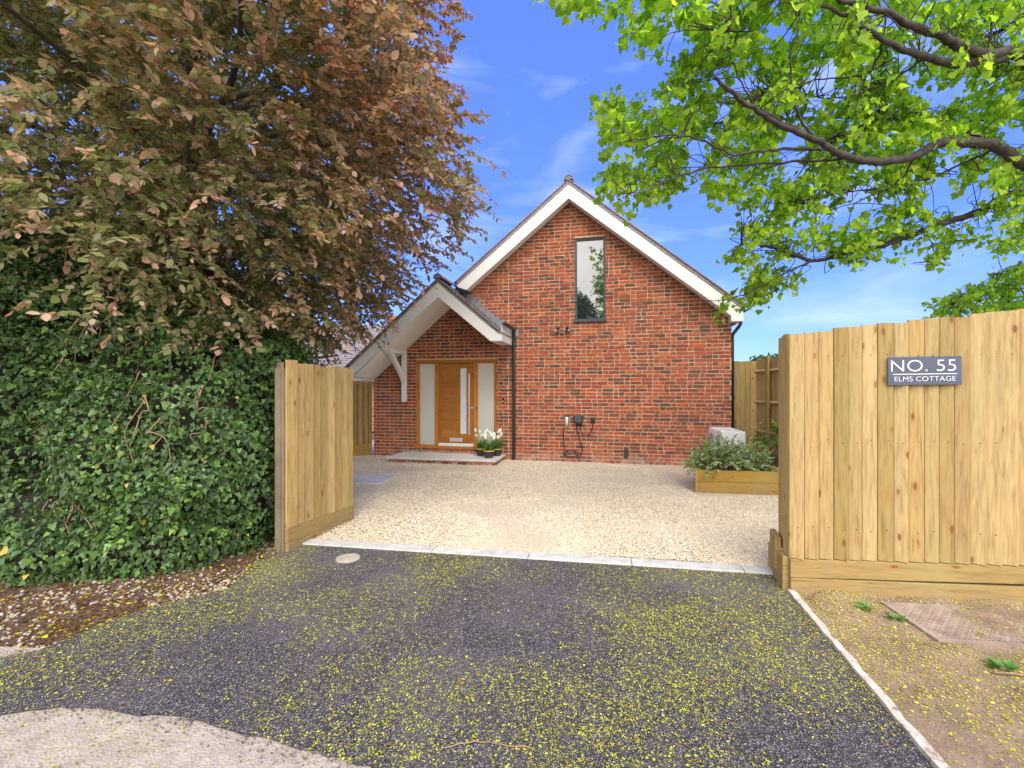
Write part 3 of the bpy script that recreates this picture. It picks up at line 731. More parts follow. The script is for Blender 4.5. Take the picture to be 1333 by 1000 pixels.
# bargeboards with a thin capping
def barge(x_e, zt_e, x_a, zt_a, h, y0, y1, box=None):
    b = MB()
    poly = [(x_e, zt_e), (x_a, zt_a), (x_a, zt_a - h), (x_e, zt_e - h)]
    if box: poly = box
    b.prism(poly, y0, y1, 'y'); return b
zt = lambda s: AZ - .115 - AS * abs(s - AX)
H_ = .295
b = barge(0, 0, 0, 0, 0, YM0, YM0 + .025, [(AX + .0015, zt(AX)), (AX + .0015, zt(AX) - H_), (4.29, zt(4.29) - H_ + .0), (4.30, 2.860), (4.497, 2.860), (4.497, zt(4.497))])
b.box(4.302, 4.494, YM0 + .027, -.015, 2.862, 3.12)
b.build('barge_board', M['white'], house, bevel=.004)
b = barge(0, 0, 0, 0, 0, YM0, YM0 + .025, [(AX - .0015, zt(AX)), (AX - .0015, zt(AX) - H_), (-1.06, zt(-1.06) - H_), (-1.255, zt(-1.255) - .10), (-1.255, zt(-1.255))])
b.build('barge_board', M['white'], house, bevel=.004)
# capping trim along the top of the barge, and soffit back to the wall
for sg, xe in ((1, 4.52), (-1, -1.27)):
    b = MB(); x0, x1 = AX + sg * .002, xe
    b.prism([(x0, zt(x0) + .085), (x0, zt(x0) + .003), (x1, zt(x1) + .003), (x1, zt(x1) + .085)], YM0 - .012, YM0 + .03, 'y')
    b.build('verge_undercloak', M['verge'], house)
    b = MB(); x1 = 4.29 if sg > 0 else -1.06
    b.prism([(x0, zt(x0) - H_ + .030), (x0, zt(x0) - H_ + .012), (x1, zt(x1) - H_ + .012), (x1, zt(x1) - H_ + .030)], YM0 + .027, -.016, 'y')
    b.build('soffit', M['soffit'], house)
# dark gutter end at left eave and right eave gutter with its pipe
b = MB(); b.prism([(-1.27 + .0, zt(-1.27) - .02), (-1.22, zt(-1.22) - .10), (-1.04, zt(-1.06) - H_ + .0), (-1.09, zt(-1.06) - H_ - .07), (-1.16, zt(-1.06) - H_ - .03), (-1.31, zt(-1.27) - .10)], YM0 - .022, YM0 + .05, 'y')
b.build('gutter_end', M['black'], house)
b = MB(); b.box(4.50, 4.52, YM0 + .03, 7.0, 2.87, 3.12); b.build('fascia', M['white'], house)
b = MB()
prof = [(4.525 + .055 - .055 * math.cos(a), 3.12 - .065 * math.sin(a)) for a in np.linspace(0, math.pi, 7)]
prof += [(4.525 + .055 - .049 * math.cos(a), 3.12 - .058 * math.sin(a)) for a in np.linspace(math.pi, 0, 7)]
b.prism(prof, YM0 + .02, 7.0, 'y'); b.build('gutter', M['black'], house)
b = MB(); b.tube([(4.56, .10, 3.06), (4.56, .10, 2.86), (4.53, .10, 2.80), (4.42, .10, 2.66), (4.405, .10, 2.60), (4.405, .10, .05)], .034, 10); b.build('downpipe', M['black'], house, smooth=True)
b = MB(); b.prism([(4.363, 2.86), (4.30, 2.86), (4.363, 2.74)], .02, .12, 'y'); b.build('gutter_bracket', M['white'], house)

# porch roof
YP = -1.0
ptz = lambda s: PZ - .10 - PS * abs(s - PX)
rf = MB(); xe = -.10; ze = PZ - PS * (xe - PX)
M4, L_ = slope_frame(xe, ze - .035, PX - xe, PZ - ze, 0); tiles(rf, M4, L_, YP - .035, -.015, 8); rf.box(.03, L_, YP, -.015, -.045, -.010, 0, M4)
xe2 = -3.52; ze2 = PZ - PS * (PX - xe2)
M4, L_ = slope_frame(xe2, ze2 - .035, PX - xe2, PZ - ze2, 0); tiles(rf, M4, L_, YP - .035, 4.0, 9); rf.box(.03, L_, YP, 4.0, -.045, -.010, 0, M4)
proof = rf.build('porch_roof', M['tile'], house)
ridge('ridge_tile', PX, PZ + .035, YP - .04, -.05, proof)
# lead flashing stepped up the brick
b = MB()
for i in range(11):
    s0 = -1.33 + i * .105; z_ = PZ - PS * (s0 - PX); zc = math.ceil((z_ + .07) / .075) * .075
    b.box(s0, s0 + .118, -.0165 - .002 * (i % 2), -.004, z_ - .13, zc)
b.box(-.16, .06, -.0205, -.004, 2.70, 2.86)
b.build('lead_flashing', M['lead'], proof)
HP = .305
b = barge(0, 0, 0, 0, 0, YP, YP + .025, [(PX + .0015, ptz(PX)), (PX + .0015, ptz(PX) - HP), (-.324, ptz(-.324) - HP + .02), (-.318, 2.505), (-.083, 2.505), (-.083, ptz(-.083) + .09), (-.29, ptz(-.29))])
b.build('barge_board', M['white'], house, bevel=.004)
b = barge(0, 0, 0, 0, 0, YP, YP + .025, [(PX - .0015, ptz(PX)), (PX - .0015, ptz(PX) - HP), (-3.32, ptz(-3.32) - HP + .06), (-3.335, 1.728), (-3.398, 1.728), (-3.44, ptz(-3.44) - .03), (-3.44, ptz(-3.44))])
b.build('barge_board', M['white'], house, bevel=.004)
for sg, xe in ((1, -.29), (-1, -3.44)):
    b = MB(); x0, x1 = PX + sg * .002, xe
    b.prism([(x0, ptz(x0) + .05), (x0, ptz(x0) + .003), (x1, ptz(x1) + .003), (x1, ptz(x1) + .05)], YP - .012, YP + .03, 'y'); b.build('verge_undercloak', M['verge'], house)
    b = MB(); x1 = -.30 if sg > 0 else -3.33
    zs_ = lambda s: ptz(s) - .265
    b.prism([(x0, zs_(x0)), (x0, zs_(x0) - .016), (x1, zs_(x1) - .016), (x1, zs_(x1))], YP + .027, -.014, 'y'); b.build('soffit', M['soffit'], house)
b = MB(); b.box(-.10, -.083, YP + .027, -.016, 2.507, 2.80); b.box(-.318, -.102, YP + .027, -.016, 2.507, 2.522); b.build('fascia', M['white'], house)
b = MB(); b.box(-3.398, -3.382, YP + .027, 4.0, 1.73, 2.02); b.box(-3.380, -3.335, YP + .027, -.014, 1.73, 1.745); b.build('fascia', M['white'], house)
b = MB()
prof = [(-.03 - .05 * math.cos(a), 2.86 - .055 * math.sin(a)) for a in np.linspace(0, math.pi, 7)] + [(-.03 - .044 * math.cos(a), 2.86 - .049 * math.sin(a)) for a in np.linspace(math.pi, 0, 7)]
b.prism(prof, YP + .0, -.02, 'y')
b.prism([(-.03 - .05 * math.cos(a), 2.86 - .055 * math.sin(a)) for a in np.linspace(0, math.pi, 7)], YP - .01, YP + .002, 'y')
b.build('gutter', M['black'], house)
b = MB(); b.tube([(-.03, -.16, 2.82), (-.03, -.14, 2.74), (-.035, -.07, 2.66), (-.04, -.055, 2.58), (-.04, -.055, .03)], .034, 10)
for z_ in (2.55, 1.5, .55): b.tube([(-.04, -.055, z_), (-.04, -.055, z_ + .05)], .041, 10); b.box(-.085, .005, -.03, -.004, z_ + .012, z_ + .036)
b.build('downpipe', M['black'], house, smooth=False)
# gallows bracket
b = MB(); b.box(-2.66, -2.555, -.095, -.008, 1.262, 2.46); b.build('porch_bracket', M['white'], house, bevel=.005)
b = MB(); b.box(-2.655, -2.56, -.86, -.097, 2.335, 2.43); b.build('porch_bracket', M['white'], house, bevel=.005)
b = MB(); b.prism([(-.097, 1.64), (-.19, 1.80), (-.80, 2.333), (-.66, 2.333), (-.22, 1.97), (-.097, 1.83)], -2.650, -2.565, 'x'); b.build('porch_bracket', M['white'], house, bevel=.004)

# upstairs window
x0, x1, z0, z1 = OPEN[1]
win = MB(); y0, y1 = .035, .10
for s in ((x0, x1, z0, z0 + .05), (x0, x1, z1 - .05, z1), (x0, x0 + .045, z0 + .05, z1 - .05), (x1 - .045, x1, z0 + .05, z1 - .05)): win.box(s[0], s[1], y0, y1, s[2], s[3])
w_ = win.build('window', M['anthracite'], house)
b = MB(); b.box(x0 + .045, x1 - .045, y0 + .03, y0 + .045, z0 + .05, z1 - .05); b.build('pane', M['glass'], w_)
b = MB(); b.box(x0 - .03, x1 + .03, -.045, y0 - .002, z0 - .028, z0 - .001); b.build('sill', M['anthracite'], w_)
b = MB(); b.box(x0 + .05, x1 - .05, y0 - .012, y0 - .002, z1 - .033, z1 - .018); b.build('vent_strip', M['black'], w_)

# entrance: oak frame, sidelights, door
x0, x1, z0, z1 = OPEN[0]
fr = MB(); y0, y1 = .015, .105
fr.box(x0, x1, y0 - .012, y1, z1 - .068, z1)                       # head
fr.box(x0, x0 + .062, y0, y1, z0 + .052, z1 - .070); fr.box(x1 - .06, x1, y0, y1, z0 + .052, z1 - .070)
fr.box(-1.882, -1.806, y0, y1, z0 + .052, z1 - .070); fr.box(-.972, -.896, y0, y1, z0 + .052, z1 - .070)
fr.box(x0 - .02, x1 + .02, -.045, y1, z0, z0 + .050)               # sill
dfr = fr.build('door_frame', M['oak'], house, bevel=.003)
for (a, c) in ((x0 + .062, -1.882), (-.896, x1 - .06)):
    b = MB(); b.box(a, c, y0 + .035, y0 + .050, z0 + .052, z1 - .070); sl_ = b.build('sidelight', M['frost'], house)
    b = MB()
    for s in ((a, c, z0 + .052, z0 + .070), (a, c, z1 - .088, z1 - .070)): b.box(s[0] + .001, s[1] - .001, y0 + .018, y0 + .034, s[2], s[3])
    b.box(a + .001, a + .014, y0 + .018, y0 + .034, z0 + .071, z1 - .089); b.box(c - .014, c - .001, y0 + .018, y0 + .034, z0 + .071, z1 - .089)
    b.build('glazing_bead', M['oak'], sl_)
dx0, dx1, dz0, dz1 = -1.803, -.975, .335, z1 - .073
db = MB(); db.box(dx0, dx1, y0 + .030, y0 + .075, dz0, dz1)
gx0, gx1, gz0, gz1 = -1.288, -1.145, .545, 2.02
# raised planks left of the glass, stile and rails
for i in range(9):
    za = dz0 + .12 + i * .185; db.box(dx0 + .085, -1.385, y0 + .023, y0 + .029, za + .003, za + .182)
db.box(dx0 + .002, dx0 + .080, y0 + .021, y0 + .029, dz0 + .002, dz1 - .002); db.box(-1.380, gx0 - .004, y0 + .021, y0 + .029, dz0 + .12, dz1 - .052)
db.box(gx1 + .004, dx1 - .002, y0 + .021, y0 + .029, dz0 + .12, dz1 - .052)
db.box(dx0 + .083, dx1 - .002, y0 + .021, y0 + .029, dz0 + .002, dz0 + .117); db.box(dx0 + .083, dx1 - .002, y0 + .021, y0 + .029, dz1 - .049, dz1 - .002)
door = db.build('door', M['oakdoor'], house)
b = MB(); b.box(gx0, gx1, y0 + .024, y0 + .029, gz0, gz1); b.build('door_glass', plain('white_frosted_glass', (.66, .66, .67), .7, var=.03, spec=.1), door)  # one even pale colour over the whole pane
b = MB(); b.tube([(-1.070, y0 - .030, .53), (-1.070, y0 - .030, 1.91)], .016, 12)
for z_ in (.66, 1.78): b.tube([(-1.070, y0 - .026, z_), (-1.070, y0 + .021, z_)], .009, 8)
b.build('handle', M['steel'], door)
b = MB(); b.box(-1.545, -1.235, y0 + .012, y0 + .020, .37, .455); b.box(-1.53, -1.25, y0 + .008, y0 + .0115, .385, .440); b.build('letter_plate', M['steel'], door, bevel=.002)
b = MB(); b.lathe([(0, 0), (.024, 0), (.024, .012), (0, .012)], 14); o = b.build('lock', M['steel'], door, smooth=False); o.location = (-1.012, y0 + .021, 1.136); o.rotation_euler = (R(90), 0, 0)
b = MB(); b.box(dx0, dx1, -.005, y0 + .03, z0 + .053, z0 + .078); b.box(dx0, dx1, y0 + .005, y0 + .04, z0 + .082, dz0 - .004); b.build('threshold', plain('bright_threshold', (.78, .77, .76), .4, var=.03), house)

# doorstep
st = MB(); st.box(-2.625, -.235, -.865, -.012, .080, .118, 1)
st.box(-2.575, -.285, -.835, -.012, -.05, .079, 2)
tmp = MB(); bricks(tmp, -2.59, -.27, .004, .079, -.835, seed=12, depth=.01); st.v, st.f, st.m = st.v, st.f, st.m
st.add(tmp.v, tmp.f, 0)
tmp = MB(); bricks(tmp, 0, .83, .004, .079, 0, seed=13, depth=.01)
st.add(tmp.v, tmp.f, 0, Matrix.Translation((-.285, -.835, 0)) @ Matrix.Rotation(R(90), 4, 'Z'))
st.build('doorstep', [M['brick'], M['stone'], M['mortar']], house)
# airbrick
b = MB(); b.box(2.29, 2.375, -.018, -.003, .115, .325)
for k in range(4): b.box(2.30, 2.365, -.024, -.0185, .135 + k * .048, .150 + k * .048)
b.build('air_vent', plain('brown_vent', (.06, .035, .03), .7), house)

# things fixed on the front wall: top-level, placed in world space through HM
def place(name, label, cat, s, t, z, group=None):
    p = HM @ Vector((s, t, z)); return thing(name, label, cat, p, HA, group)
for k, (s, lab) in enumerate(((.899, 'small black wall spotlight with white lens, left one below the tall window'), (1.140, 'small black wall spotlight on the brick, right one below the tall window'))):
    sp = place('wall_spotlight', lab, 'wall light', s, 0, 2.824, 'spotlights below the tall window')
    b = MB(); b.lathe([(0, 0), (.032, 0), (.032, .018), (0, .018)], 14); o = b.build('mount', M['black'], sp); o.location = (0, -.030, -.01); o.rotation_euler = (R(90), 0, 0); o.location = (0, -.012, -.01)
    b = MB(); b.lathe([(0, -.055), (.036, -.055), (.042, .045), (.038, .055), (.038, .050), (0, .050)], 16); o = b.build('lamp_head', M['black'], sp)
    o.location = (0, -.075, .0); o.rotation_euler = (R(115), 0, R(-25 if k == 0 else 30))
    b = MB(); b.lathe([(0, .052), (.034, .052), (.034, .056), (0, .056)], 16); o2 = b.build('lens', M['unit'] if k == 0 else M['unitgrey'], sp); o2.location = o.location; o2.rotation_euler = o.rotation_euler
sp = place('cable', 'thin dark cable sagging between the two wall spotlights', 'cable', 1.02, 0, 2.78)
b = MB(); b.tube([(-.11, -.022, .02), (-.06, -.02, -.035), (0, -.02, -.055), (.06, -.02, -.04), (.11, -.022, .02)], .006, 6); b.build('cable', M['black'], sp)
db_ = place('doorbell', 'small black doorbell on the brick beside the right sidelight', 'doorbell', -.287, 0, 1.31)
b = MB(); b.box(-.022, .022, -.030, -.010, -.058, .058); b.build('bell_housing', M['black'], db_, bevel=.006)
b = MB(); b.lathe([(0, 0), (.013, 0), (.013, .003), (0, .003)], 14); o = b.build('bell_button', M['steel'], db_); o.location = (0, -.0305, -.025); o.rotation_euler = (R(90), 0, 0)
b = MB(); b.lathe([(0, 0), (.009, 0), (.009, .003), (0, .003)], 14); o = b.build('bell_lens', M['anthracite'], db_); o.location = (0, -.0305, .03); o.rotation_euler = (R(90), 0, 0)

ev = place('ev_charger', 'black wall box car charger with looped cable on the brick wall', 'car charger', 1.351, 0, .91)
b = MB(); b.prism([(-.10, .088), (.10, .088), (.10, -.03), (.065, -.088), (-.065, -.088), (-.10, -.03)], -.085, -.010, 'y'); b.build('charger_box', M['black'], ev, bevel=.012)
b = MB()
for s in ((-.060, .060, .056, .062), (-.060, .060, -.040, -.034), (-.060, -.054, -.034, .056), (.054, .060, -.034, .056)): b.box(s[0], s[1], -.0885, -.0855, s[2], s[3])
b.build('screen_trim', plain('bluish_trim', (.10, .18, .26), .4), ev)
b = MB(); b.box(-.052, .052, -.0875, -.0855, -.032, .054); b.build('screen', M['anthracite'], ev)
def cable(pts, r_=.011):
    b = MB(); P_ = [Vector(p) for p in pts]; out = []
    for i in range(len(P_) - 1):
        p0, p1, p2, p3 = P_[max(i - 1, 0)], P_[i], P_[i + 1], P_[min(i + 2, len(P_) - 1)]
        for k in range(8):
            t = k / 8; out.append(.5 * ((2 * p1) + (-p0 + p2) * t + (2 * p0 - 5 * p1 + 4 * p2 - p3) * t * t + (-p0 + 3 * p1 - 3 * p2 + p3) * t ** 3))
    out.append(P_[-1]); b.tube(out, r_, 8); return b
# charging lead: box down to the coil on the ground and up to the plug holster
coil = []
for k in range(0, 56):
    a = 2 * math.pi * k / 16 + 1.2; rr = .135 + .008 * math.sin(k * 1.7)
    coil.append((-.145 + math.cos(a) * rr * 1.08, -.16 - .07 * math.sin(a) + .012 * math.sin(k), -.815 + .02 + .075 * (1 + math.sin(a)) + .006 * math.cos(k * 2.1)))
cable([(-.035, -.045, -.085), (-.035, -.05, -.20), (.02, -.05, -.36), (.07, -.06, -.55), (.075, -.08, -.70), (.0, -.12, -.80)] + coil[::2] + [(-.27, -.10, -.72), (-.30, -.05, -.55), (-.31, -.045, -.35), (-.305, -.05, -.17)], .010).build('charging_cable', M['black'], ev, smooth=True)
cable([(.045, -.045, -.085), (.05, -.05, -.22), (.10, -.045, -.31), (.18, -.04, -.335), (.25, -.045, -.29), (.29, -.045, -.18), (.300, -.04, -.06)], .010).build('supply_cable', M['black'], ev, smooth=True)
hl = place('plug_holster', 'black plug holster with white charging plug, left of the charger box', 'plug holder', 1.040 + .07, 0, .90)
b = MB(); b.box(-.045, .045, -.05, -.010, -.02, .105); b.build('holster', M['black'], hl, bevel=.01)
b = MB(); b.tube([(0, -.085, .06), (0, -.085, .01), (0, -.07, -.06), (0, -.055, -.14)], [.036, .036, .028, .016], 12); b.build('plug', M['unit'], hl, smooth=True)
b = MB(); b.tube([(0, -.0852, .066), (0, -.0852, .061)], .030, 12); b.build('plug_face', M['anthracite'], hl)
sw = place('isolator_switch', 'small black isolator switch right of the charger box', 'switch', 1.657, 0, .914)
b = MB(); b.box(-.046, .046, -.055, -.010, -.05, .045); b.build('switch_box', M['black'], sw, bevel=.008)
b = MB(); b.lathe([(0, 0), (.018, 0), (.016, .02), (0, .02)], 12); o = b.build('knob', M['black'], sw); o.location = (0, -.056, 0); o.rotation_euler = (R(90), 0, 0)

# tulips on the step
def tulips(s, t, r_, h_, label, seed, n):
    rr = random.Random(seed); root = place('potted_tulips', label, 'potted plant', s, t, .118, 'pots of white tulips on the doorstep')
    b = MB(); b.lathe([(0, 0), (r_ * .74, 0), (r_ * .98, h_ * .86), (r_ * 1.05, h_ * .86), (r_ * 1.05, h_), (r_ * .97, h_), (r_ * .93, h_ * .88), (0, h_ * .88)], 20); p = b.build('pot', M['pot'], root, smooth=False)
    b = MB(); b.lathe([(r_ * 1.056, h_ * .88), (r_ * 1.062, h_ * .88), (r_ * 1.062, h_ * .97), (r_ * 1.056, h_ * .97)], 20); b.build('label_band', M['yellow'], p)
    fl = []
    V = []; Fq = []; cols = []
    for i in range(n):
        a = rr.uniform(0, 6.28); q = rr.uniform(.15, .75) * r_; lean = rr.uniform(.02, .09); H = h_ + rr.uniform(.20, .37)
        p0 = Vector((math.cos(a) * q, math.sin(a) * q, h_ * .85)); p1 = p0 + Vector((math.cos(a) * lean, math.sin(a) * lean, H - h_ * .85)); mid = p0.lerp(p1, .5) + Vector((0, 0, .03))
        f = MB(); f.tube([p0, mid, p1], [.005, .0045, .004], 6, 1); f.lathe([(.004, -.010), (.023, .002), (.032, .022), (.031, .044), (.020, .064), (.006, .072)], 9, tuple(p1)); fl.append(f)
        for k in range(3):
            a2 = rr.uniform(0, 6.28); Ls = rr.uniform(.16, .30); wd = rr.uniform(.014, .024)
            d = Vector((math.cos(a2), math.sin(a2), 0)); sd = Vector((-d.y, d.x, 0)); base = len(V)
            for j in range(6):
                u = j / 5; c_ = p0 + d * (u ** 1.4 * Ls * .62) + Vector((0, 0, Ls * (1.15 * u - .55 * u ** 3))); ww = wd * (math.sin(math.pi * min(.97, u * .9 + .12)) ** .7)
                V += [c_ - sd * ww + Vector((0, 0, .008)), c_, c_ + sd * ww + Vector((0, 0, .008))]
                cols += [(.10, .24, .05)] * 3 if rr.random() < .7 else [(.16, .33, .07)] * 3
            for j in range(5):
                q0 = base + j * 3; Fq += [(q0, q0 + 1, q0 + 4, q0 + 3), (q0 + 1, q0 + 2, q0 + 5, q0 + 4)]
    npmesh('foliage', np.array([tuple(v) for v in V]), np.array(Fq), M['leafgen'], root, np.array(cols), True)
    for f in fl: f.build('flower', [M['tulipw'], M['tulipst']], root, smooth=True)
M['tulipst'] = plain('tulip_stem', (.15, .30, .07), .5)
M['tulipw'] = plain('white_tulip_petal', (.82, .81, .72), .5, var=.05, scale=30)
tulips(-.47, -.56, .115, .165, 'white tulips in the nearest and widest black pot on the doorstep', 1, 10)
tulips(-.72, -.30, .095, .165, 'white tulips in a black pot standing behind and left of the widest pot', 2, 10)
tulips(-.37, -.24, .100, .165, 'white tulips in a black pot at the right rear corner of the doorstep', 3, 10)

# ------------------------------------------------------------------ fences
def line_frame(p, q):
    d = Vector((q[0] - p[0], q[1] - p[1])); return Matrix.Translation((p[0], p[1], 0)) @ Matrix.Rotation(math.atan2(d.y, d.x), 4, 'Z'), d.length
def feather(b, L_, zb, ztop, cover=.113, wid=.135, face=-1, seed=1, y=0.0, flip=False):
    """feather-edge boards along local x, bottom/top as functions of x; face -1: outer side towards -y"""
    r = random.Random(seed); x = 0
    while x < L_ - .02:
        cw = cover * r.uniform(.93, 1.07); a, c = x, min(x + cw + .018, L_ + .01); x += cw
        zt_ = ztop(a + cw / 2) + r.uniform(-.008, .011); z0_ = zb(a + cw / 2)
        t0, t1 = r.uniform(.036, .052), .008; o = r.uniform(-.0015, .0015); lean = r.uniform(-.002, .002)
        # thick right edge drops into an added groove, shaped for a dark seam
        e_ = min(a + cw, L_ + .01); g_ = r.uniform(.010, .015)
        pl = [(a, y), (e_, y), (e_, y + face * .005), (e_ - g_, y + face * .005), (e_ - g_, y + face * (t0 + o - .004)), (e_ - g_ - .007, y + face * (t0 + o)), (a + .004, y + face * .019), (a, y + face * .012)]
        vs = [(p[0], p[1], z0_) for p in pl] + [(p[0] + lean, p[1], zt_) for p in pl]; n = 8
        ym = y + face * (t0 * .62 + .0105)
        for zn in (.50, 1.15, 1.78):
            if z0_ + .05 < zn < zt_ - .05:
                xn = a + cw * .55 + r.uniform(-.006, .006); zq = zn + r.uniform(-.012, .012); b.box(xn - .0032, xn + .0032, min(ym, ym - face * .008), max(ym, ym - face * .008), zq - .0032, zq + .0032, 1)
        b.add(vs, [tuple(range(n))[::-1], tuple(range(n, 2 * n))] + [(i, (i + 1) % n, (i + 1) % n + n, i + n) for i in range(n)])
# right: the sign fence facing the camera
A, B = (2.100, 3.458), (5.6, 2.935)
FM, FL = line_frame(A, B); ang = math.atan2(B[1] - A[1], B[0] - A[0])
fr_ = thing('sign_fence', 'tall close boarded timber fence carrying the house sign', 'fence', (A[0], A[1], 0), ang)
gz = lambda x: .045 * x / 1.56
b = MB(); feather(b, FL, lambda x: .264 + gz(x) * .7, lambda x: 1.940 + .145 * min(x, 2.5) / 1.56 + .012 * (x > .1), .101, .135, -1, 5)
b.build('board_panel', [M['wood'], M['nail']], fr_)
for (z0_, z1_) in ((-.06, .118), (.121, .259)):
    b = MB(); o_ = -.043 if z0_ < 0 else -.036
    b.add([(0, o_, z0_), (FL, o_, z0_ + .1), (FL, 0, z0_ + .1), (0, 0, z0_), (0, o_, z1_), (FL, o_, z1_ + .1 * .68), (FL, 0, z1_ + .1 * .68), (0, 0, z1_)],
          [(0, 3, 2, 1), (4, 5, 6, 7), (0, 1, 5, 4), (1, 2, 6, 5), (2, 3, 7, 6), (3, 0, 4, 7)]); b.build('gravel_board', M['wood_plain'], fr_, bevel=.004)
for x_ in (.10, 1.9, 3.4):
    b = MB(); b.box(x_, x_ + .1, .045, .145, -.05, 1.9); b.build('post', M['wood'], fr_)
for z_ in (.5, 1.15, 1.75):
    b = MB(); b.prism([(.002, z_), (.040, z_ + .02), (.040, z_ + .055), (.002, z_ + .075)], .05, FL, 'x'); b.build('rail', M['wood_plain'], fr_)
# its short return at the drive
A2, B2 = (2.096, 3.482), (2.235, 3.80)
RM, RL = line_frame(A2, B2); a2 = math.atan2(B2[1] - A2[1], B2[0] - A2[0])
b = MB(); feather(b, RL, lambda x: .262, lambda x: 1.925 + .03 * min(1, x / .06), .1125, .135, 1, 8, y=-.03)
Mloc = Matrix.Rotation(-ang, 4, 'Z') @ Matrix.Translation((-A[0], -A[1], 0)) @ RM
b.v = [tuple(Mloc @ Vector(v)) for v in b.v]; b.build('return_panel', [M['wood'], M['nail']], fr_)
def wbox(parent, p, q, off0, off1, z0, z1, name, mat, bevel=.004):
    FMx, Lx = line_frame(p, q); Ml = parent.matrix_basis.inverted() @ FMx if parent else FMx
    b = MB(); b.box(0, Lx, off0, off1, z0, z1, 0, None)
    b.v = [tuple(Ml @ Vector(v)) for v in b.v]; o = b.build(name, mat, parent, bevel=bevel); return o
bpy.context.view_layer.update()
wbox(fr_, (2.088, 3.465), (2.135, 3.62), -.02, .025, -.05, .262, 'return_board', M['wood_plain'])
wbox(fr_, (2.122, 3.625), (2.215, 3.862), -.02, .025, .10, .355, 'return_board', M['wood_plain'])
wbox(fr_, (2.130, 3.625), (2.215, 3.862), -.018, .02, -.05, .098, 'return_board', M['wood_plain'])
wbox(fr_, (2.218, 3.872), (2.235, 3.925), -.02, .025, -.05, .22, 'return_board', plain('weathered_end_grain', (.33, .19, .10), .85, var=.2))

# the sign
sg = thing('house_sign', 'slate blue house name sign reading NO. 55 ELMS COTTAGE on the timber fence', 'sign', tuple(Matrix.Translation((A[0], A[1], 0)) @ Matrix.Rotation(ang, 4, 'Z') @ Vector((.885, -.046, 1.670))), ang)
sg.rotation_euler = (0, R(-.6), ang)
SW, SH = .472, .205
b = MB(); b.box(-SW / 2, SW / 2, -.008, 0, -SH / 2, SH / 2); b.build('plate', M['signface'], sg, bevel=.0015)
def text(body, size, x, z, parent, name, sx=1.0, off=0.0, sp=1.0):
    cu = bpy.data.curves.new(name, 'FONT'); cu.body = body; cu.size = size; cu.align_x = 'CENTER'; cu.align_y = 'CENTER'; cu.extrude = .0008; cu.offset = off; cu.space_character = sp
    to = bpy.data.objects.new(name, cu); C.objects.link(to); bpy.context.view_layer.update()
    me = bpy.data.meshes.new_from_object(to.evaluated_get(bpy.context.evaluated_depsgraph_get())); C.objects.unlink(to); bpy.data.objects.remove(to)
    me.materials.clear(); me.materials.append(M['signtext'])
    o = bpy.data.objects.new(name, me); C.objects.link(o); o.parent = parent; o.rotation_euler = (R(90), 0, 0); o.location = (x, -.0095, z); o.scale = (sx, 1, 1)
    return o
text('NO. 55', .120, -.010, .032, sg, 'lettering', 1.16, -.0016, 1.02)
text('ELMS COTTAGE', .050, .0, -.060, sg, 'lettering', 1.10, -.0009, 1.02)
b = MB(); b.box(-.205, .205, -.0100, -.0085, -.026, -.0215); b.build('underline', M['signtext'], sg)

# left fence stub
A3, B3 = (-2.152, 4.316), (-1.912, 5.395)
lf_ = thing('gate_fence', 'short close boarded timber fence at left side of the drive entrance', 'fence', (A3[0], A3[1], 0), math.atan2(B3[1] - A3[1], B3[0] - A3[0]))
L3 = math.hypot(B3[0] - A3[0], B3[1] - A3[1])
b = MB(); feather(b, L3, lambda x: .225 - .055 * x / L3, lambda x: 1.80 - .02 * x + .012 * math.sin(x * 31), .122, .14, -1, 23); b.build('board_panel', [M['wood'], M['nail']], lf_)
for (z0_, z1_, dz) in ((-.06, .078, -.05), (.081, .222, -.055)):
    b = MB(); o_ = -.040 if z0_ < 0 else -.034; x9 = L3 + (.02 if z0_ > 0 else 0)
    b.add([(-.005, o_, z0_), (x9, o_, z0_ + dz * (z0_ > 0)), (x9, 0, z0_ + dz * (z0_ > 0)), (-.005, 0, z0_), (-.005, o_, z1_), (x9, o_, z1_ + dz), (x9, 0, z1_ + dz), (-.005, 0, z1_)],
          [(0, 3, 2, 1), (4, 5, 6, 7), (0, 1, 5, 4), (1, 2, 6, 5), (2, 3, 7, 6), (3, 0, 4, 7)]); b.build('gravel_board', M['wood_plain'], lf_, bevel=.004)
M['darkwood'] = plain('dark_brown_post_timber', (.22, .17, .11), .85, var=.3, scale=3)  # darker brown than the other fence timber
b = MB(); b.box(-.012, .10, .004, .105, -.05, 1.74); b.build('post', M['darkwood'], lf_, bevel=.004)
b = MB(); b.box(L3 - .1, L3 - .004, .004, .10, -.05, 1.74); b.build('post', M['wood'], lf_, bevel=.004)
b = MB(); feather(b, .13, lambda x: .0, lambda x: 1.79, .13, .2, -1, 3)
b.v = [tuple(Matrix.Translation((-.012, 0, 0)) @ Matrix.Rotation(R(62), 4, 'Z') @ Matrix.Translation((0, .02, 0)) @ Vector(v)) for v in b.v]
b.build('end_board', plain('dark_brown_end_timber', (.24, .18, .12), .85, var=.25, scale=3), lf_)  # darker brown than the boards of the panel

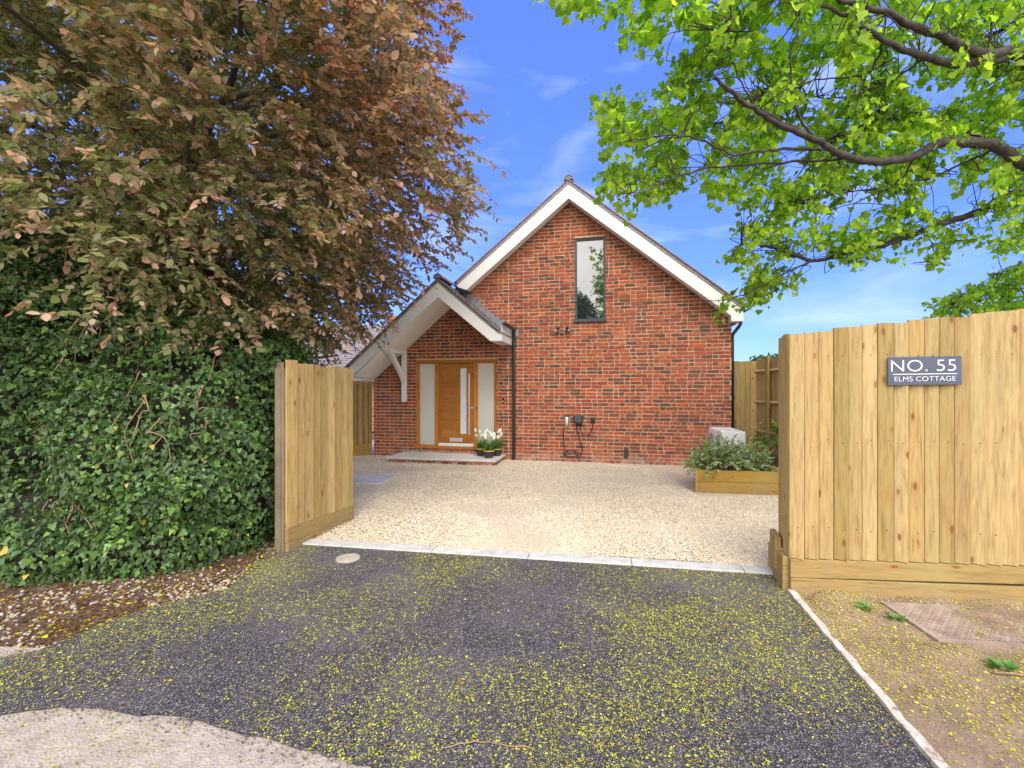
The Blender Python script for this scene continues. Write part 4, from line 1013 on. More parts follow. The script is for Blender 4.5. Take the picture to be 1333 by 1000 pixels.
# rear left fence, meets the cottage corner
A4, B4 = (-5.3, 9.75), (-3.30, 10.70)
A4 = (-4.9, 10.20)
rl = thing('rear_fence', 'timber fence panel between the gate fence and cottage left corner', 'fence', (A4[0], A4[1], 0), math.atan2(B4[1] - A4[1], B4[0] - A4[0])); L4 = math.hypot(B4[0] - A4[0], B4[1] - A4[1])
b = MB(); feather(b, L4, lambda x: .27, lambda x: 1.70, .115, .13, -1, 25); b.build('board_panel', [M['wood'], M['nail']], rl)
for (z0_, z1_) in ((-.05, .12), (.123, .268)): b = MB(); b.box(0, L4, -.05 if z0_ < 0 else -.045, 0, z0_, z1_); b.build('gravel_board', M['sleeper'], rl, bevel=.004)

# side gate panel between cottage right corner and boundary fence
pa, pb = HM @ Vector((4.385, .32, 0)), HM @ Vector((5.0, .32, 0))
sp_ = thing('side_fence', 'narrow timber fence panel closing the gap at cottage right corner', 'fence', (pa.x, pa.y, 0), HA)
b = MB(); feather(b, .62, lambda x: .1, lambda x: 2.12, .103, .12, -1, 35); b.build('board_panel', [M['wood'], M['nail']], sp_)
for z_ in (.4, 1.6): b = MB(); b.box(0, .62, .002, .05, z_, z_ + .08); b.build('rail', M['wood_plain'], sp_)
# boundary fence at the right, seen from its rail side
A5, B5 = (4.86, 9.05), (4.78, 4.2)
bf = thing('boundary_fence', 'long boundary fence showing its posts and rails behind the raised bed', 'fence', (A5[0], A5[1], 0), math.atan2(B5[1] - A5[1], B5[0] - A5[0])); L5 = math.hypot(B5[0] - A5[0], B5[1] - A5[1])
b = MB(); feather(b, L5, lambda x: .1, lambda x: 2.12, .105, .125, 1, 45); b.build('board_panel', [M['wood'], M['nail']], bf)
for z_ in (.70, 1.27, 1.87):
    b = MB(); b.prism([(-.003, z_ - .01), (-.060, z_ + .018), (-.060, z_ + .034), (-.003, z_ + .065)], 0, L5, 'x'); b.build('rail', M['wood_plain'], bf)
for x_ in (.50, 2.3, 4.1):
    b = MB(); b.box(x_, x_ + .10, -.105, -.062, -.05, 2.16); b.build('post', M['wood'], bf, bevel=.004)

# heat pump unit
hp = thing('heat_pump', 'white heat pump unit standing against the brick wall behind the planter', 'heat pump', (3.70, 8.05, 0), HA)
b = MB(); b.box(0, .40, 0, 1.0, .10, .80); b.build('casing', M['unit'], hp, bevel=.012)
b = MB(); b.box(-.012, .0, .30, .98, .13, .77); b.build('front_panel', M['unit'], hp, bevel=.006)
b = MB(); b.lathe([(.25, 0), (.265, 0), (.265, .014), (.25, .014)], 32)
for k in range(1, 7): b.lathe([(k * .036, 0), (k * .036 + .006, 0), (k * .036 + .006, .01), (k * .036, .01)], 32)
for k in range(4): M9 = Matrix.Rotation(k * math.pi / 4, 4, 'Z'); b.box(-.25, .25, -.004, .004, .001, .009, 0, M9)
o = b.build('fan_grille', M['unitgrey'], hp); o.location = (-.014, .62, .45); o.rotation_euler = (0, R(-90), 0)
b = MB(); b.box(-.004, 0, .225, .29, .13, .77); b.build('vent_panel', M['unitgrey'], hp)
for y_ in (.12, .8): b = MB(); b.box(.0, .40, y_, y_ + .06, 0, .098); b.build('foot', M['black'], hp)

# raised planter and bed
PA, PB = (2.744, 6.815), (4.72, 6.48)
pl_ = thing('raised_planter', 'raised timber sleeper planter in two tiers beside the boundary fence', 'planter', (PA[0], PA[1], 0), math.atan2(PB[1] - PA[1], PB[0] - PA[0])); L6 = math.hypot(PB[0] - PA[0], PB[1] - PA[1])
def pbox(x0, x1, y0, y1, z0, z1, name, mat='sleeper', bev=.006):
    b = MB(); b.box(x0, x1, y0, y1, z0, z1); return b.build(name, M[mat] if isinstance(mat, str) else mat, pl_, bevel=bev)
pbox(.052, L6, 0, .05, 0, .166, 'front_board'); pbox(.052, L6, .001, .048, .169, .335, 'front_board')
M['sleeper_y'] = wood_mat('sleeper_depthwise', (.54, .36, .15), (.36, .24, .07), along='Y', greenish=.2)
for (za, zb, o_) in ((0, .166, 0), (.169, .338, .001)):
    b = MB(); b.prism([(o_, o_), (.05 - o_, o_), (.33 - o_, 1.15), (.28 + o_, 1.15)], za, zb, 'z'); b.build('side_board', M['sleeper_y'], pl_, bevel=.005)
pbox(1.17, 1.25, .052, 1.30, .0, .338, 'divider_board', 'sleeper_y')
pbox(.335, 1.168, 1.10, 1.15, 0, .30, 'back_board'); pbox(.62, 1.165, .36, .41, .26, .31, 'cross_board')
b = MB(); b.prism([(.068, .052), (1.168, .052), (1.168, 1.098), (.325, 1.098)], .02, .20, 'z'); b.build('bed_soil', M['bedsoil'], pl_)
b = MB(); xs_ = np.linspace(1.252, 1.95, 16); ys_ = np.linspace(.052, 2.2, 36)
V = [(x_, y_, .30 + .025 * float(snoise(x_, y_, 3, 9)) + .04 * (x_ - 1.25)) for y_ in ys_ for x_ in xs_]
b.add(V, [(j * 16 + i, j * 16 + i + 1, (j + 1) * 16 + i + 1, (j + 1) * 16 + i) for j in range(35) for i in range(15)]); b.build('bed_soil', M['bedsoil'], pl_, smooth=True)

# ------------------------------------------------------------------ leaves
def unit(v): return v / (np.linalg.norm(v, axis=-1, keepdims=True) + 1e-9)
def rdir(n, r): return unit(r.normal(size=(n, 3)))
TL = {}
# ovate leaf folded along its midrib; columns: across, along, up
v_ = np.array([(0, 0, 0), (0, .5, -.05), (0, 1, .02), (.22, .18, .03), (.30, .46, .05), (.17, .78, .04), (-.22, .18, .03), (-.30, .46, .05), (-.17, .78, .04)], float)
TL['ovate'] = (v_, np.array([(0, 3, 4, 1), (1, 4, 5, 2), (0, 1, 7, 6), (1, 2, 8, 7)]))
def lobed(pts, curl=.10):
    P_ = [(0, .38, -.05)] + [(x, y, curl * (abs(x) * 1.2 - .25 * y)) for x, y in pts]; n = len(pts)
    F = [(0, i + 1, (i + 1) % n + 1) for i in range(n)]
    return np.array(P_, float), np.array(F)
TL['maple'] = lobed([(0, 0), (.22, -.03), (.48, .06), (.42, .24), (.60, .52), (.38, .52), (.24, .68), (0, .96), (-.24, .68), (-.38, .52), (-.60, .52), (-.42, .24), (-.48, .06), (-.22, -.03)], .34)
TL['ivy'] = lobed([(0, .05), (.26, -.05), (.46, .18), (.30, .42), (.24, .62), (0, 1.0), (-.24, .62), (-.30, .42), (-.46, .18), (-.26, -.05)], .16)
TL['lance'] = (np.array([(0, 0, 0), (.13, .4, .03), (0, 1, 0), (-.13, .4, .03)], float), np.array([(0, 1, 2, 3)]))
def leaves(name, P, D, Nn, S, kind, mat, cols, parent=None, seed=1):
    r = np.random.default_rng(seed); tv, tf = TL[kind]; n, k = len(P), len(tv)
    D = unit(D); side = unit(np.cross(D, Nn)); Nn = np.cross(side, D)
    wj = r.uniform(.8, 1.2, (n, 1, 1)); cj = r.uniform(.3, 2.0, (n, 1, 1))
    V = P[:, None] + S[:, None, None] * (tv[None, :, 0:1] * wj * side[:, None] + tv[None, :, 1:2] * D[:, None] + tv[None, :, 2:3] * cj * Nn[:, None])
    Fa = (tf[None] + (np.arange(n) * k)[:, None, None]).reshape(-1, tf.shape[1])
    return npmesh(name, V.reshape(-1, 3), Fa, mat, parent, np.repeat(cols, k, 0))
def twigs_mesh(name, segs, mat, parent, r0=.004, r1=.0015):
    """segs: (n,m,3) polylines -> three-sided tubes"""
    n, m, _ = segs.shape; d = unit(np.gradient(segs, axis=1)); up = np.zeros_like(d); up[..., 2] = 1; up[..., 0] = .3
    a = unit(np.cross(d, up)); b = np.cross(d, a); rad = np.linspace(r0, r1, m)[None, :, None]
    V = np.stack([segs + (a * math.cos(t) + b * math.sin(t)) * rad for t in (0, 2.1, 4.2)], 2)   # n,m,3,3
    base = (np.arange(n) * m * 3)[:, None, None] + (np.arange(m - 1) * 3)[None, :, None]
    q = np.stack([np.stack([base[..., 0] + i, base[..., 0] + (i + 1) % 3, base[..., 0] + (i + 1) % 3 + 3, base[..., 0] + i + 3], -1) for i in range(3)], 2).reshape(-1, 4)
    return npmesh(name, V.reshape(-1, 3), q, mat, parent, smooth=True)
def curve_pts(pts, sub=6, wob=0.0, seed=1):
    r = random.Random(seed); P_ = [Vector(p) for p in pts]; out = []
    for i in range(len(P_) - 1):
        p0, p1, p2, p3 = P_[max(i - 1, 0)], P_[i], P_[i + 1], P_[min(i + 2, len(P_) - 1)]
        for k in range(sub):
            t = k / sub; q = .5 * ((2 * p1) + (-p0 + p2) * t + (2 * p0 - 5 * p1 + 4 * p2 - p3) * t * t + (-p0 + 3 * p1 - 3 * p2 + p3) * t ** 3)
            out.append(q + Vector((r.uniform(-wob, wob), r.uniform(-wob, wob), r.uniform(-wob, wob))))
    out.append(P_[-1]); return out
def sprays(T, A, r, per, length, lsize, droop=.25, lean=.5):
    """leafy sprays: T start points, A directions. returns leaf pos, dir, normal, size, twig polylines, spray index"""
    n = len(T); A = unit(A); L_ = length * r.uniform(.6, 1.3, n)
    u = np.linspace(0, 1, 6)[None, :, None]
    segs = T[:, None] + A[:, None] * L_[:, None, None] * u + np.array([0, 0, -1]) * (droop * L_)[:, None, None] * u ** 2
    idx = np.repeat(np.arange(n), per); f = (np.tile(np.arange(per), n) + r.uniform(0, .8, n * per)) / per; f = np.clip(f, .08, 1)
    pos = T[idx] + A[idx] * (L_[idx] * f)[:, None] + np.array([0, 0, -1]) * (droop * L_[idx] * f ** 2)[:, None]
    ax = unit(A[idx] + np.array([0, 0, -1]) * (2 * droop * f)[:, None])
    upv = unit(np.array([0, 0, 1.0]) + r.normal(0, .35, (n, 3)))[idx]
    sd = unit(np.cross(ax, upv)) * np.where(np.tile(np.arange(per), n) % 2, 1, -1)[:, None]
    last = (np.tile(np.arange(per), n) == per - 1)[:, None]
    D = unit(np.where(last, ax, sd * .9 + ax * lean) + r.normal(0, .34, (n * per, 3)) + np.array([0, 0, -.25]))
    Nn = unit(upv + r.normal(0, .38, (n * per, 3)))
    return pos, D, Nn, lsize * r.uniform(.5, 1.25, n * per), segs, idx

# ---- copper tree at the left
r = np.random.default_rng(21)
ct = thing('copper_tree', 'large copper leaved tree overhanging the left side above the ivy', 'tree', (-4.3, 5.9, 0))
CT = np.array([-4.3, 5.9, 0])
CC = np.array([-3.85, 5.75, 4.9]); CR = np.array([3.35, 3.35, 3.7])
def shell_pts(n, r, inner=.25):
    d = rdir(n, r); q = (inner ** 3 + (1 - inner ** 3) * r.random(n)) ** (1 / 3)
    lump = 1 + .09 * np.sin(d[:, 0] * 5.3 + 1) * np.sin(d[:, 1] * 4.7 + 2) + .10 * np.sin(d[:, 2] * 7.1 + d[:, 0] * 4) + .05 * np.sin(d[:, 1] * 13 + d[:, 2] * 11)
    return CC + d * CR * (q * lump)[:, None], d, q
Pn, dn, q = shell_pts(11500, r, .35)
pxs = lambda P_: (666.5 + F_ * P_[:, 0] / P_[:, 1], 508 - F_ * (P_[:, 2] - CAM_H) / P_[:, 1])
def underside(P_):
    px, py = pxs(P_); yl = np.interp(px, [-400, 300, 430, 480, 520, 545, 600, 640], [600, 560, 452, 425, 392, 366, 318, 240]); return py < yl
def lowlim(P_): return 2.0 + .12 * np.clip(P_[:, 0] + 3.2, 0, 1.3) + .95 * np.clip(P_[:, 0] + 1.95, 0, 3) + .22 * snoise(P_[:, 0], P_[:, 1], 71, 2.4)
g3 = np.sin(Pn[:, 0] * 2.3 + 1.2) + np.sin(Pn[:, 1] * 2.0 + .4 + Pn[:, 2]) + np.sin(Pn[:, 2] * 2.6 + 2.0 + Pn[:, 0] * .7)
keep = (Pn[:, 2] > lowlim(Pn)) & underside(Pn) & (g3 > -1.45 + .0 * q) & (Pn[:, 2] < 8.4) & (Pn[:, 1] > 1.9)
Pn, dn, q = Pn[keep], dn[keep], q[keep]
A = unit(dn * np.array([1, 1, .45]) + r.normal(0, .45, Pn.shape) + np.array([0, 0, .05]))
pos, D, Nn, S, segs, idx = sprays(Pn - A * .15, A, r, 20, .40, .076, .30, .55)
# leaf colours: olive bronze inside, pink new growth at spray tips, redder high and to the right
n = len(pos); hgt = np.clip((pos[:, 2] - 2) / 4.5, 0, 1); rgt = np.clip((pos[:, 0] + 4.2) / 2.8, 0, 1)
base = np.array([(.185, .22, .080), (.24, .235, .105), (.14, .19, .060), (.29, .245, .16)])[r.integers(0, 4, n)]
red = np.array([(.33, .145, .095), (.26, .13, .10), (.44, .18, .085), (.25, .16, .12)])[r.integers(0, 4, n)]
pink = np.array([(.48, .27, .21), (.42, .30, .22), (.52, .33, .26)])[r.integers(0, 3, n)]
wr = np.clip(-.62 + .25 * hgt + 1.05 * rgt + r.normal(0, .25, n) + .25 * snoise(pos[:, 0], pos[:, 2], 77, 2), 0, 1)[:, None]
c = base * (1 - wr) + red * wr
tw = r.random(len(Pn)); tipw = np.clip((np.tile(np.arange(20), len(Pn)) - 12) / 8, 0, 1) * (tw[idx] < .55) * np.clip(1.15 - hgt, .1, 1)
wp = np.clip(tipw * 1.3 + (r.random(n) < .06) * .8, 0, .95)[:, None]; c = c * (1 - wp) + pink * wp
c = np.clip(c * r.uniform(.85, 1.5, (n, 1)), 0, .7)
leaves('crown', pos - CT, D, Nn, S, 'ovate', M['copperleaf'], c, ct, 2)
twigs_mesh('twigs', segs - CT, M['bark'], ct)
b = MB(); b.tube(curve_pts([(0, 0, -.1), (.05, .0, .5), (.0, -.1, 1.6), (.12, -.1, 2.9), (.3, 0, 4.2), (.35, -.05, 5.6), (.3, 0, 7.2)], 5, .012), list(np.linspace(.21, .035, 31)), 10); b.build('trunk', M['bark'], ct, smooth=True)
rr = random.Random(5)
LB = MB()
for k in range(30):
    z0_ = rr.uniform(1.5, 5.8); a = k * 2.4 + rr.uniform(-.4, .4); L_ = rr.uniform(2.0, 3.1) * math.sin(math.pi * min(1, max(.25, (z0_ + .6) / 7.5)))
    p0 = Vector((.1, -.05, z0_)); e = p0 + Vector((math.cos(a) * L_, math.sin(a) * L_, rr.uniform(.3, 1.4))); m_ = p0.lerp(e, .5) + Vector((rr.uniform(-.2, .2), rr.uniform(-.2, .2), rr.uniform(.0, .3)))
    cp = curve_pts([p0, m_, e], 7, .015, k); bb = MB(); bb.tube(cp, list(np.linspace(.06, .010, len(cp))), 7); bb.build('branch', M['bark'], ct, smooth=True)

# ---- ivy hedge
r = np.random.default_rng(31)
iv = thing('ivy_hedge', 'dense dark green ivy mound below the copper tree at left', 'hedge', (-3.6, 4.9, 0)); IV = np.array([-3.6, 4.9, 0])
EL = [((-3.15, 4.55, .85), (.80, .90, 1.25)), ((-3.9, 4.95, 1.1), (1.1, .95, 1.50)), ((-5.0, 5.2, 1.4), (1.4, 1.15, 1.95)), ((-2.98, 5.1, 1.45), (.72, .75, .85)), ((-6.3, 5.5, 1.2), (1.5, 1.3, 1.5)),
      ((-2.75, 4.42, .62), (.42, .55, .85)), ((-4.0, 5.9, 1.5), (1.4, 1.0, 1.2)), ((-3.35, 4.15, .45), (.75, .50, .62)), ((-4.55, 4.55, .6), (1.0, .55, .9))]
EL += [((-4.15, 4.05, .30), (.55, .38, .45)), ((-3.0, 3.98, .25), (.42, .34, .36)), ((-4.75, 4.35, 1.55), (.55, .50, .60)), ((-3.5, 4.12, 1.25), (.50, .42, .42)), ((-5.2, 4.5, 2.3), (.7, .6, .8))]
rb = random.Random(77)
for k in range(22):
    cc0, rr0 = EL[rb.choice([0, 1, 2, 4, 7, 8])]; a_ = rb.uniform(-2.5, -.6); t_ = rb.uniform(.5, 2.3)
    pc = (cc0[0] + rr0[0] * .86 * math.sin(t_) * math.cos(a_), cc0[1] + rr0[1] * .86 * math.sin(t_) * math.sin(a_), cc0[2] + rr0[2] * .86 * math.cos(t_)); q0 = rb.uniform(.24, .42)
    if pc[0] < -2.75 and pc[2] > .15: EL.append((pc, (q0 * 1.1, q0, q0 * .8)))
Pi, Ni = [], []
for (cc, rr_) in EL:
    cc, rr_ = np.array(cc), np.array(rr_); n = int(10500 * (rr_[0] * rr_[2] + rr_[1] * rr_[2] + rr_[0] * rr_[1]) / 1.6)
    d = rdir(n, r); lump = 1 + .10 * np.sin(d[:, 0] * 9 + cc[0] * 3) * np.sin(d[:, 2] * 8 + cc[1]) + .06 * np.sin(d[:, 1] * 13 + d[:, 2] * 12) + r.normal(0, .045, n)
    P_ = cc + d * rr_ * lump[:, None]; Nr = unit(d / rr_)
    ok = (P_[:, 2] > .02)
    for (c2, r2) in EL:
        if tuple(c2) == tuple(cc): continue
        ok &= (((P_ - np.array(c2)) / np.array(r2)) ** 2).sum(1) > .80
    Pi.append(P_[ok]); Ni.append(Nr[ok])
Pi, Ni = np.concatenate(Pi), np.concatenate(Ni)
fx = (Pi[:, 0] < -2.33 + .0) | (Pi[:, 2] > 1.80)
pit = snoise(Pi[:, 0] + Pi[:, 1] * .7, Pi[:, 2] * 1.2, 81, 3.2)
ok = fx & (Pi[:, 1] < 7.2) & ~((pit < -.85) & (r.random(len(Pi)) < .70)); Pi, Ni, pit = Pi[ok], Ni[ok], pit[ok]
n = len(Pi)
Nn = unit(Ni * .8 + np.array([0, -.15, .45]) + r.normal(0, .42, (n, 3))); D = unit(np.array([0, 0, -.9]) + r.normal(0, .55, (n, 3)) + Ni * .25)
base = np.array([(.065, .130, .035), (.085, .160, .042), (.045, .095, .032), (.105, .19, .048), (.080, .130, .058)])[r.integers(0, 5, n)]
fresh = np.array([(.13, .26, .045), (.18, .30, .06)])[r.integers(0, 2, n)]
wf = ((r.random(n) < .05 + .13 * (snoise(Pi[:, 0], Pi[:, 2], 91, 4) > .45)) * .85)[:, None]
c = (base * (1 - wf) + fresh * wf) * r.uniform(.7, 1.3, (n, 1))
S = .052 * r.uniform(.45, 1.0, n) * np.where(r.random(n) < .12, 1.5, 1.0)
yl = (r.random(n) < .012)[:, None]; c = np.where(yl, np.array([.45, .33, .06]), c)
leaves('foliage', Pi - IV, D, Nn, S, 'ivy', M['ivyleaf'], c, iv, 3)
sel = r.permutation(np.where(Pi[:, 2] > .12)[0])[:950]
As = unit(Ni[sel] * .7 + np.array([0, -.1, .25]) + r.normal(0, .45, (len(sel), 3)))
pos, D2, N2, S2, sg2, ix2 = sprays(Pi[sel], As, r, 11, .20, .046, .45, .5)
m2 = len(pos); c2 = np.array([(.10, .19, .045), (.13, .24, .050), (.17, .30, .06), (.08, .15, .04)])[r.integers(0, 4, len(sel))][ix2] * r.uniform(.75, 1.2, (m2, 1))
okk = (pos[:, 0] < -2.36) | (pos[:, 2] > 1.82)
leaves('foliage', pos[okk] - IV, D2[okk], N2[okk], S2[okk], 'ivy', M['ivyleaf'], c2[okk], iv, 5)
core = MB()  # dark bodies added to block the view through the leaves
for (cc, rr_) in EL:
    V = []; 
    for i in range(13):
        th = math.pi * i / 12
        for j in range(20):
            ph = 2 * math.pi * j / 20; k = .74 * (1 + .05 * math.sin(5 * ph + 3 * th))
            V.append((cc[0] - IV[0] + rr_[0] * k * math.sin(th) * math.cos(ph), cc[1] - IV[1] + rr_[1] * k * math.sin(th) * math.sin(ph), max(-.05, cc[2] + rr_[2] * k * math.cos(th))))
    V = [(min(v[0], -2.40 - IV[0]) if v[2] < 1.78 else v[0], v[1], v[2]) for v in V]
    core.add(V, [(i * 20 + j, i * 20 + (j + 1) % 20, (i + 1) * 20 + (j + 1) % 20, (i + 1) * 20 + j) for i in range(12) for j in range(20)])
core.build('filler_core', M['hedgecore'], iv, smooth=True)
# bare woody stems showing in the gaps
rr = random.Random(9); sb = MB()
for k in range(110):
    cc, rr_ = EL[rr.choice([0, 1, 2, 3, 7, 8])]; a = rr.uniform(-2.4, -.7) ; t = rr.uniform(.3, 1.9); pts = []
    for j in range(6):
        a += rr.uniform(-.13, .13); t += rr.uniform(-.02, .20); kf = 1.03 + rr.uniform(-.04, .05)
        pts.append((cc[0] + rr_[0] * kf * math.sin(max(.1, t)) * math.cos(a) - IV[0], cc[1] + rr_[1] * kf * math.sin(max(.1, t)) * math.sin(a) - IV[1], max(.02, cc[2] + rr_[2] * kf * math.cos(t))))
    if any(p[0] + IV[0] > -2.36 for p in pts): continue
    cp = curve_pts(pts, 4, .004, k); sb.tube(cp, list(np.linspace(rr.uniform(.004, .011), .003, len(cp))), 5)
sb.build('stem', M['stem'], iv, smooth=True)

# ---- maple at the right: limbs reach in over the fence from a trunk standing beyond it
mt = thing('maple_tree', 'fresh green maple tree whose limbs reach over the sign fence from the right', 'tree', (8.2, 5.6, 0)); MT = Vector((8.2, 5.6, 0))
limbs = [
 # (points as pixel, pixel, distance), start radius
 ([(1333, 78, 4.6), (1290, 72, 4.4), (1250, 62, 4.2), (1232, 50, 4.1), (1190, 35, 3.9), (1142, 12, 3.7), (1087, -2, 3.5), (1010, -25, 3.3)], .055),
 ([(1310, 76, 4.5), (1247, 83, 4.3), (1202, 73, 4.1), (1160, 57, 3.9), (1117, 30, 3.7), (1070, 8, 3.5)], .055),
 ([(1333, 213, 5.0), (1296, 190, 4.9), (1264, 186, 4.8), (1228, 186, 4.7), (1182, 206, 4.6), (1128, 210, 4.4), (1092, 199, 4.2), (1056, 179, 4.0), (1001, 154, 3.8), (956, 124, 3.6), (929, 100, 3.5)], .060),
 ([(1300, 192, 4.9), (1250, 167, 5.0), (1205, 150, 5.0), (1173, 149, 5.0), (1120, 165, 4.9), (1060, 190, 4.8)], .035),
 ([(1056, 176, 4.0), (1033, 136, 3.9), (1029, 81, 3.8), (1042, 14, 3.7), (1036, -30, 3.6)], .016),
 ([(1042, 170, 3.95), (983, 136, 3.8), (956, 86, 3.7), (948, 40, 3.6)], .012),
 ([(1069, 195, 4.2), (1010, 195, 4.0), (956, 201, 3.9), (911, 183, 3.8), (866, 176, 3.7), (811, 186, 3.6)], .020),
 ([(1100, 206, 4.3), (1020, 212, 4.2), (938, 217, 4.1), (879, 231, 4.0), (843, 249, 3.9), (812, 252, 3.9)], .017),
 ([(1333, 253, 5.9), (1273, 276, 5.8), (1205, 299, 5.7), (1151, 319, 5.6), (1092, 332, 5.5), (1056, 339, 5.4), (1001, 321, 5.2), (965, 318, 5.1)], .050),
 ([(1060, 338, 5.4), (1020, 357, 5.3), (965, 385, 5.1), (920, 392, 5.0)], .016),
 ([(1333, 156, 6.0), (1240, 160, 6.0), (1137, 153, 5.8), (1056, 154, 5.6), (974, 158, 5.4), (900, 165, 5.2)], .035),
 ([(1150, 52, 3.9), (1130, 95, 4.1), (1060, 105, 4.2), (990, 130, 4.2)], .014),
 ([(1333, 32, 5.2), (1290, 45, 5.2), (1240, 62, 5.1)], .014),
 ([(1205, 299, 5.7), (1215, 325, 5.8), (1218, 345, 5.9)], .010),
 ([(1500, 250, 7.4), (1420, 300, 7.2), (1345, 348, 7.0), (1290, 376, 6.9), (1240, 396, 6.8)], .030),
 ([(1345, 350, 7.0), (1310, 352, 6.9), (1272, 372, 6.8)], .012),
 ([(1200, 78, 4.4), (1150, 110, 4.6), (1085, 128, 4.7), (1010, 118, 4.6)], .014),
 ([(1296, 192, 4.9), (1235, 222, 5.1), (1165, 245, 5.2), (1100, 250, 5.1), (1040, 262, 5.0)], .018),
 ([(1190, 205, 4.6), (1170, 235, 4.8), (1120, 262, 4.9), (1070, 275, 5.0)], .012),
]
BP = []
bp_all = []
for k, (pts, r0) in enumerate(limbs):
    W3 = [at(*p) for p in pts]
    if k in (0, 2, 8, 10):
        z_ = {0: 4.4, 2: 3.6, 8: 3.2, 10: 3.9}[k]; W3 = [Vector((8.2, 5.6, z_ - .5)), Vector((7.2, 5.5, z_ + .1))] + W3
    cp = curve_pts(W3, 7, .010, k); rad = np.linspace(r0 * (1.15 if k in (0, 2, 8, 10) else .75), max(.004, r0 * .20), len(cp))
    bb = MB(); bb.tube([p - MT for p in cp], list(rad), 9); bb.build('branch', M['bark2'], mt, smooth=True)
    bp_all += [tuple(p) for p in cp]
bp_all = np.array(bp_all)
b = MB(); b.tube(curve_pts([(0, 0, -.1), (.05, .02, 1.2), (0, 0, 2.6), (.1, .1, 4.4), (.0, .2, 6.4), (-.1, .1, 8.2)], 5, .015), list(np.linspace(.27, .07, 26)), 12); b.build('trunk', M['bark2'], mt, smooth=True)
# leaf sprays spread through the part of the crown that these limbs carry
r = np.random.default_rng(41)
crown = [(715, -60), (735, 8), (762, 26), (800, 6), (812, 20), (838, 62), (872, 92), (868, 104), (842, 122), (806, 118), (776, 146), (800, 186), (768, 214), (792, 236), (790, 262), (812, 268), (856, 252), (910, 262), (955, 262), (990, 268), (960, 296), (925, 318), (955, 332), (948, 372), (905, 392), (930, 402), (975, 392), (1002, 384), (1040, 366), (1090, 345), (1130, 328), (1170, 350), (1230, 338), (1290, 318), (1480, 330), (1480, -160), (715, -160)]
cand = np.stack([r.uniform(715, 1480, 15000), r.uniform(-160, 405, 15000)], 1)
cand = cand[inside(cand, crown)]
def depth_map(x, y): return 3.25 + .0038 * np.clip(y, -60, 400) + .0016 * np.clip(x - 850, -80, 500)
Yd = depth_map(cand[:, 0], cand[:, 1]) + .40 + np.abs(r.normal(0, .6, len(cand))) - .55 * (r.random(len(cand)) < .18)
gapn = snoise(cand[:, 0] / 100, cand[:, 1] / 100, 101, 6.0) + .7 * snoise(cand[:, 0] / 100, cand[:, 1] / 100, 102, 12.0)
near_edge = np.zeros(len(cand))
okg = gapn > (-.45 + .22 * (cand[:, 0] > 1130) * (cand[:, 1] < 300) + .25 * (cand[:, 1] > 330))
cand, Yd = cand[okg], Yd[okg]
sel = r.permutation(len(cand))[:2050]; cand, Yd = cand[sel], Yd[sel]
lowp = [(1212, 408), (1222, 386), (1262, 374), (1300, 352), (1345, 340), (1500, 325), (1500, 425), (1215, 415)]
c2_ = np.stack([r.uniform(1212, 1500, 420), r.uniform(325, 425, 420)], 1); c2_ = c2_[inside(c2_, lowp)]
cand = np.concatenate([cand, c2_]); Yd = np.concatenate([Yd, r.uniform(6.5, 7.6, len(c2_))])
Tc = np.stack([(cand[:, 0] - 666.5) / F_ * Yd, Yd, CAM_H + (508 - cand[:, 1]) * Yd / F_], 1)
d2 = ((Tc[:, None] - bp_all[None]) ** 2).sum(-1); nb = bp_all[d2.argmin(1)]
v = Tc - nb; dist = np.linalg.norm(v, axis=1)
A = unit(unit(v) * .8 + r.normal(0, .45, Tc.shape) + np.array([-.35, -.1, -.05]))
per = 13
pos, D, Nn, S, segs, idx = sprays(Tc - A * .12, A, r, per, .27, .072, .30, .35)
pos = pos + r.normal(0, .035, pos.shape)
# maple leaves hang: petiole out, blade drooping
D = unit(D * np.array([1, 1, .4]) + np.array([0, 0, -.75]) + r.normal(0, .2, D.shape)); Nn = unit(r.normal(0, .55, D.shape) + np.array([0, 0, .75]))
n = len(pos)
c = np.array([(.31, .46, .045), (.38, .52, .060), (.22, .35, .035), (.44, .55, .070), (.28, .41, .050), (.17, .29, .035)])[r.integers(0, 6, n)] * r.uniform(.75, 1.25, (n, 1))
dark_sp = (r.random(len(Tc)) < .25)[idx][:, None]; c = np.where(dark_sp, c * np.array([.80, .85, .9]), c)  # random quarter of the sprays tinted darker
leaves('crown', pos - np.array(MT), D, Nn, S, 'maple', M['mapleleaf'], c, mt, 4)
# connecting twigs from limb to spray
u = np.linspace(0, 1, 6)[None, :, None]
con = nb[:, None] * (1 - u) + (Tc - A * .12)[:, None] * u + (np.sin(np.pi * u) * r.normal(0, .10, (len(Tc), 1, 3)))
short = dist < .62
twigs_mesh('twigs', np.concatenate([con[short]]) - np.array(MT), M['bark2'], mt, .0060, .0028)
twigs_mesh('twigs', segs - np.array(MT), M['bark2'], mt, .003, .0012)

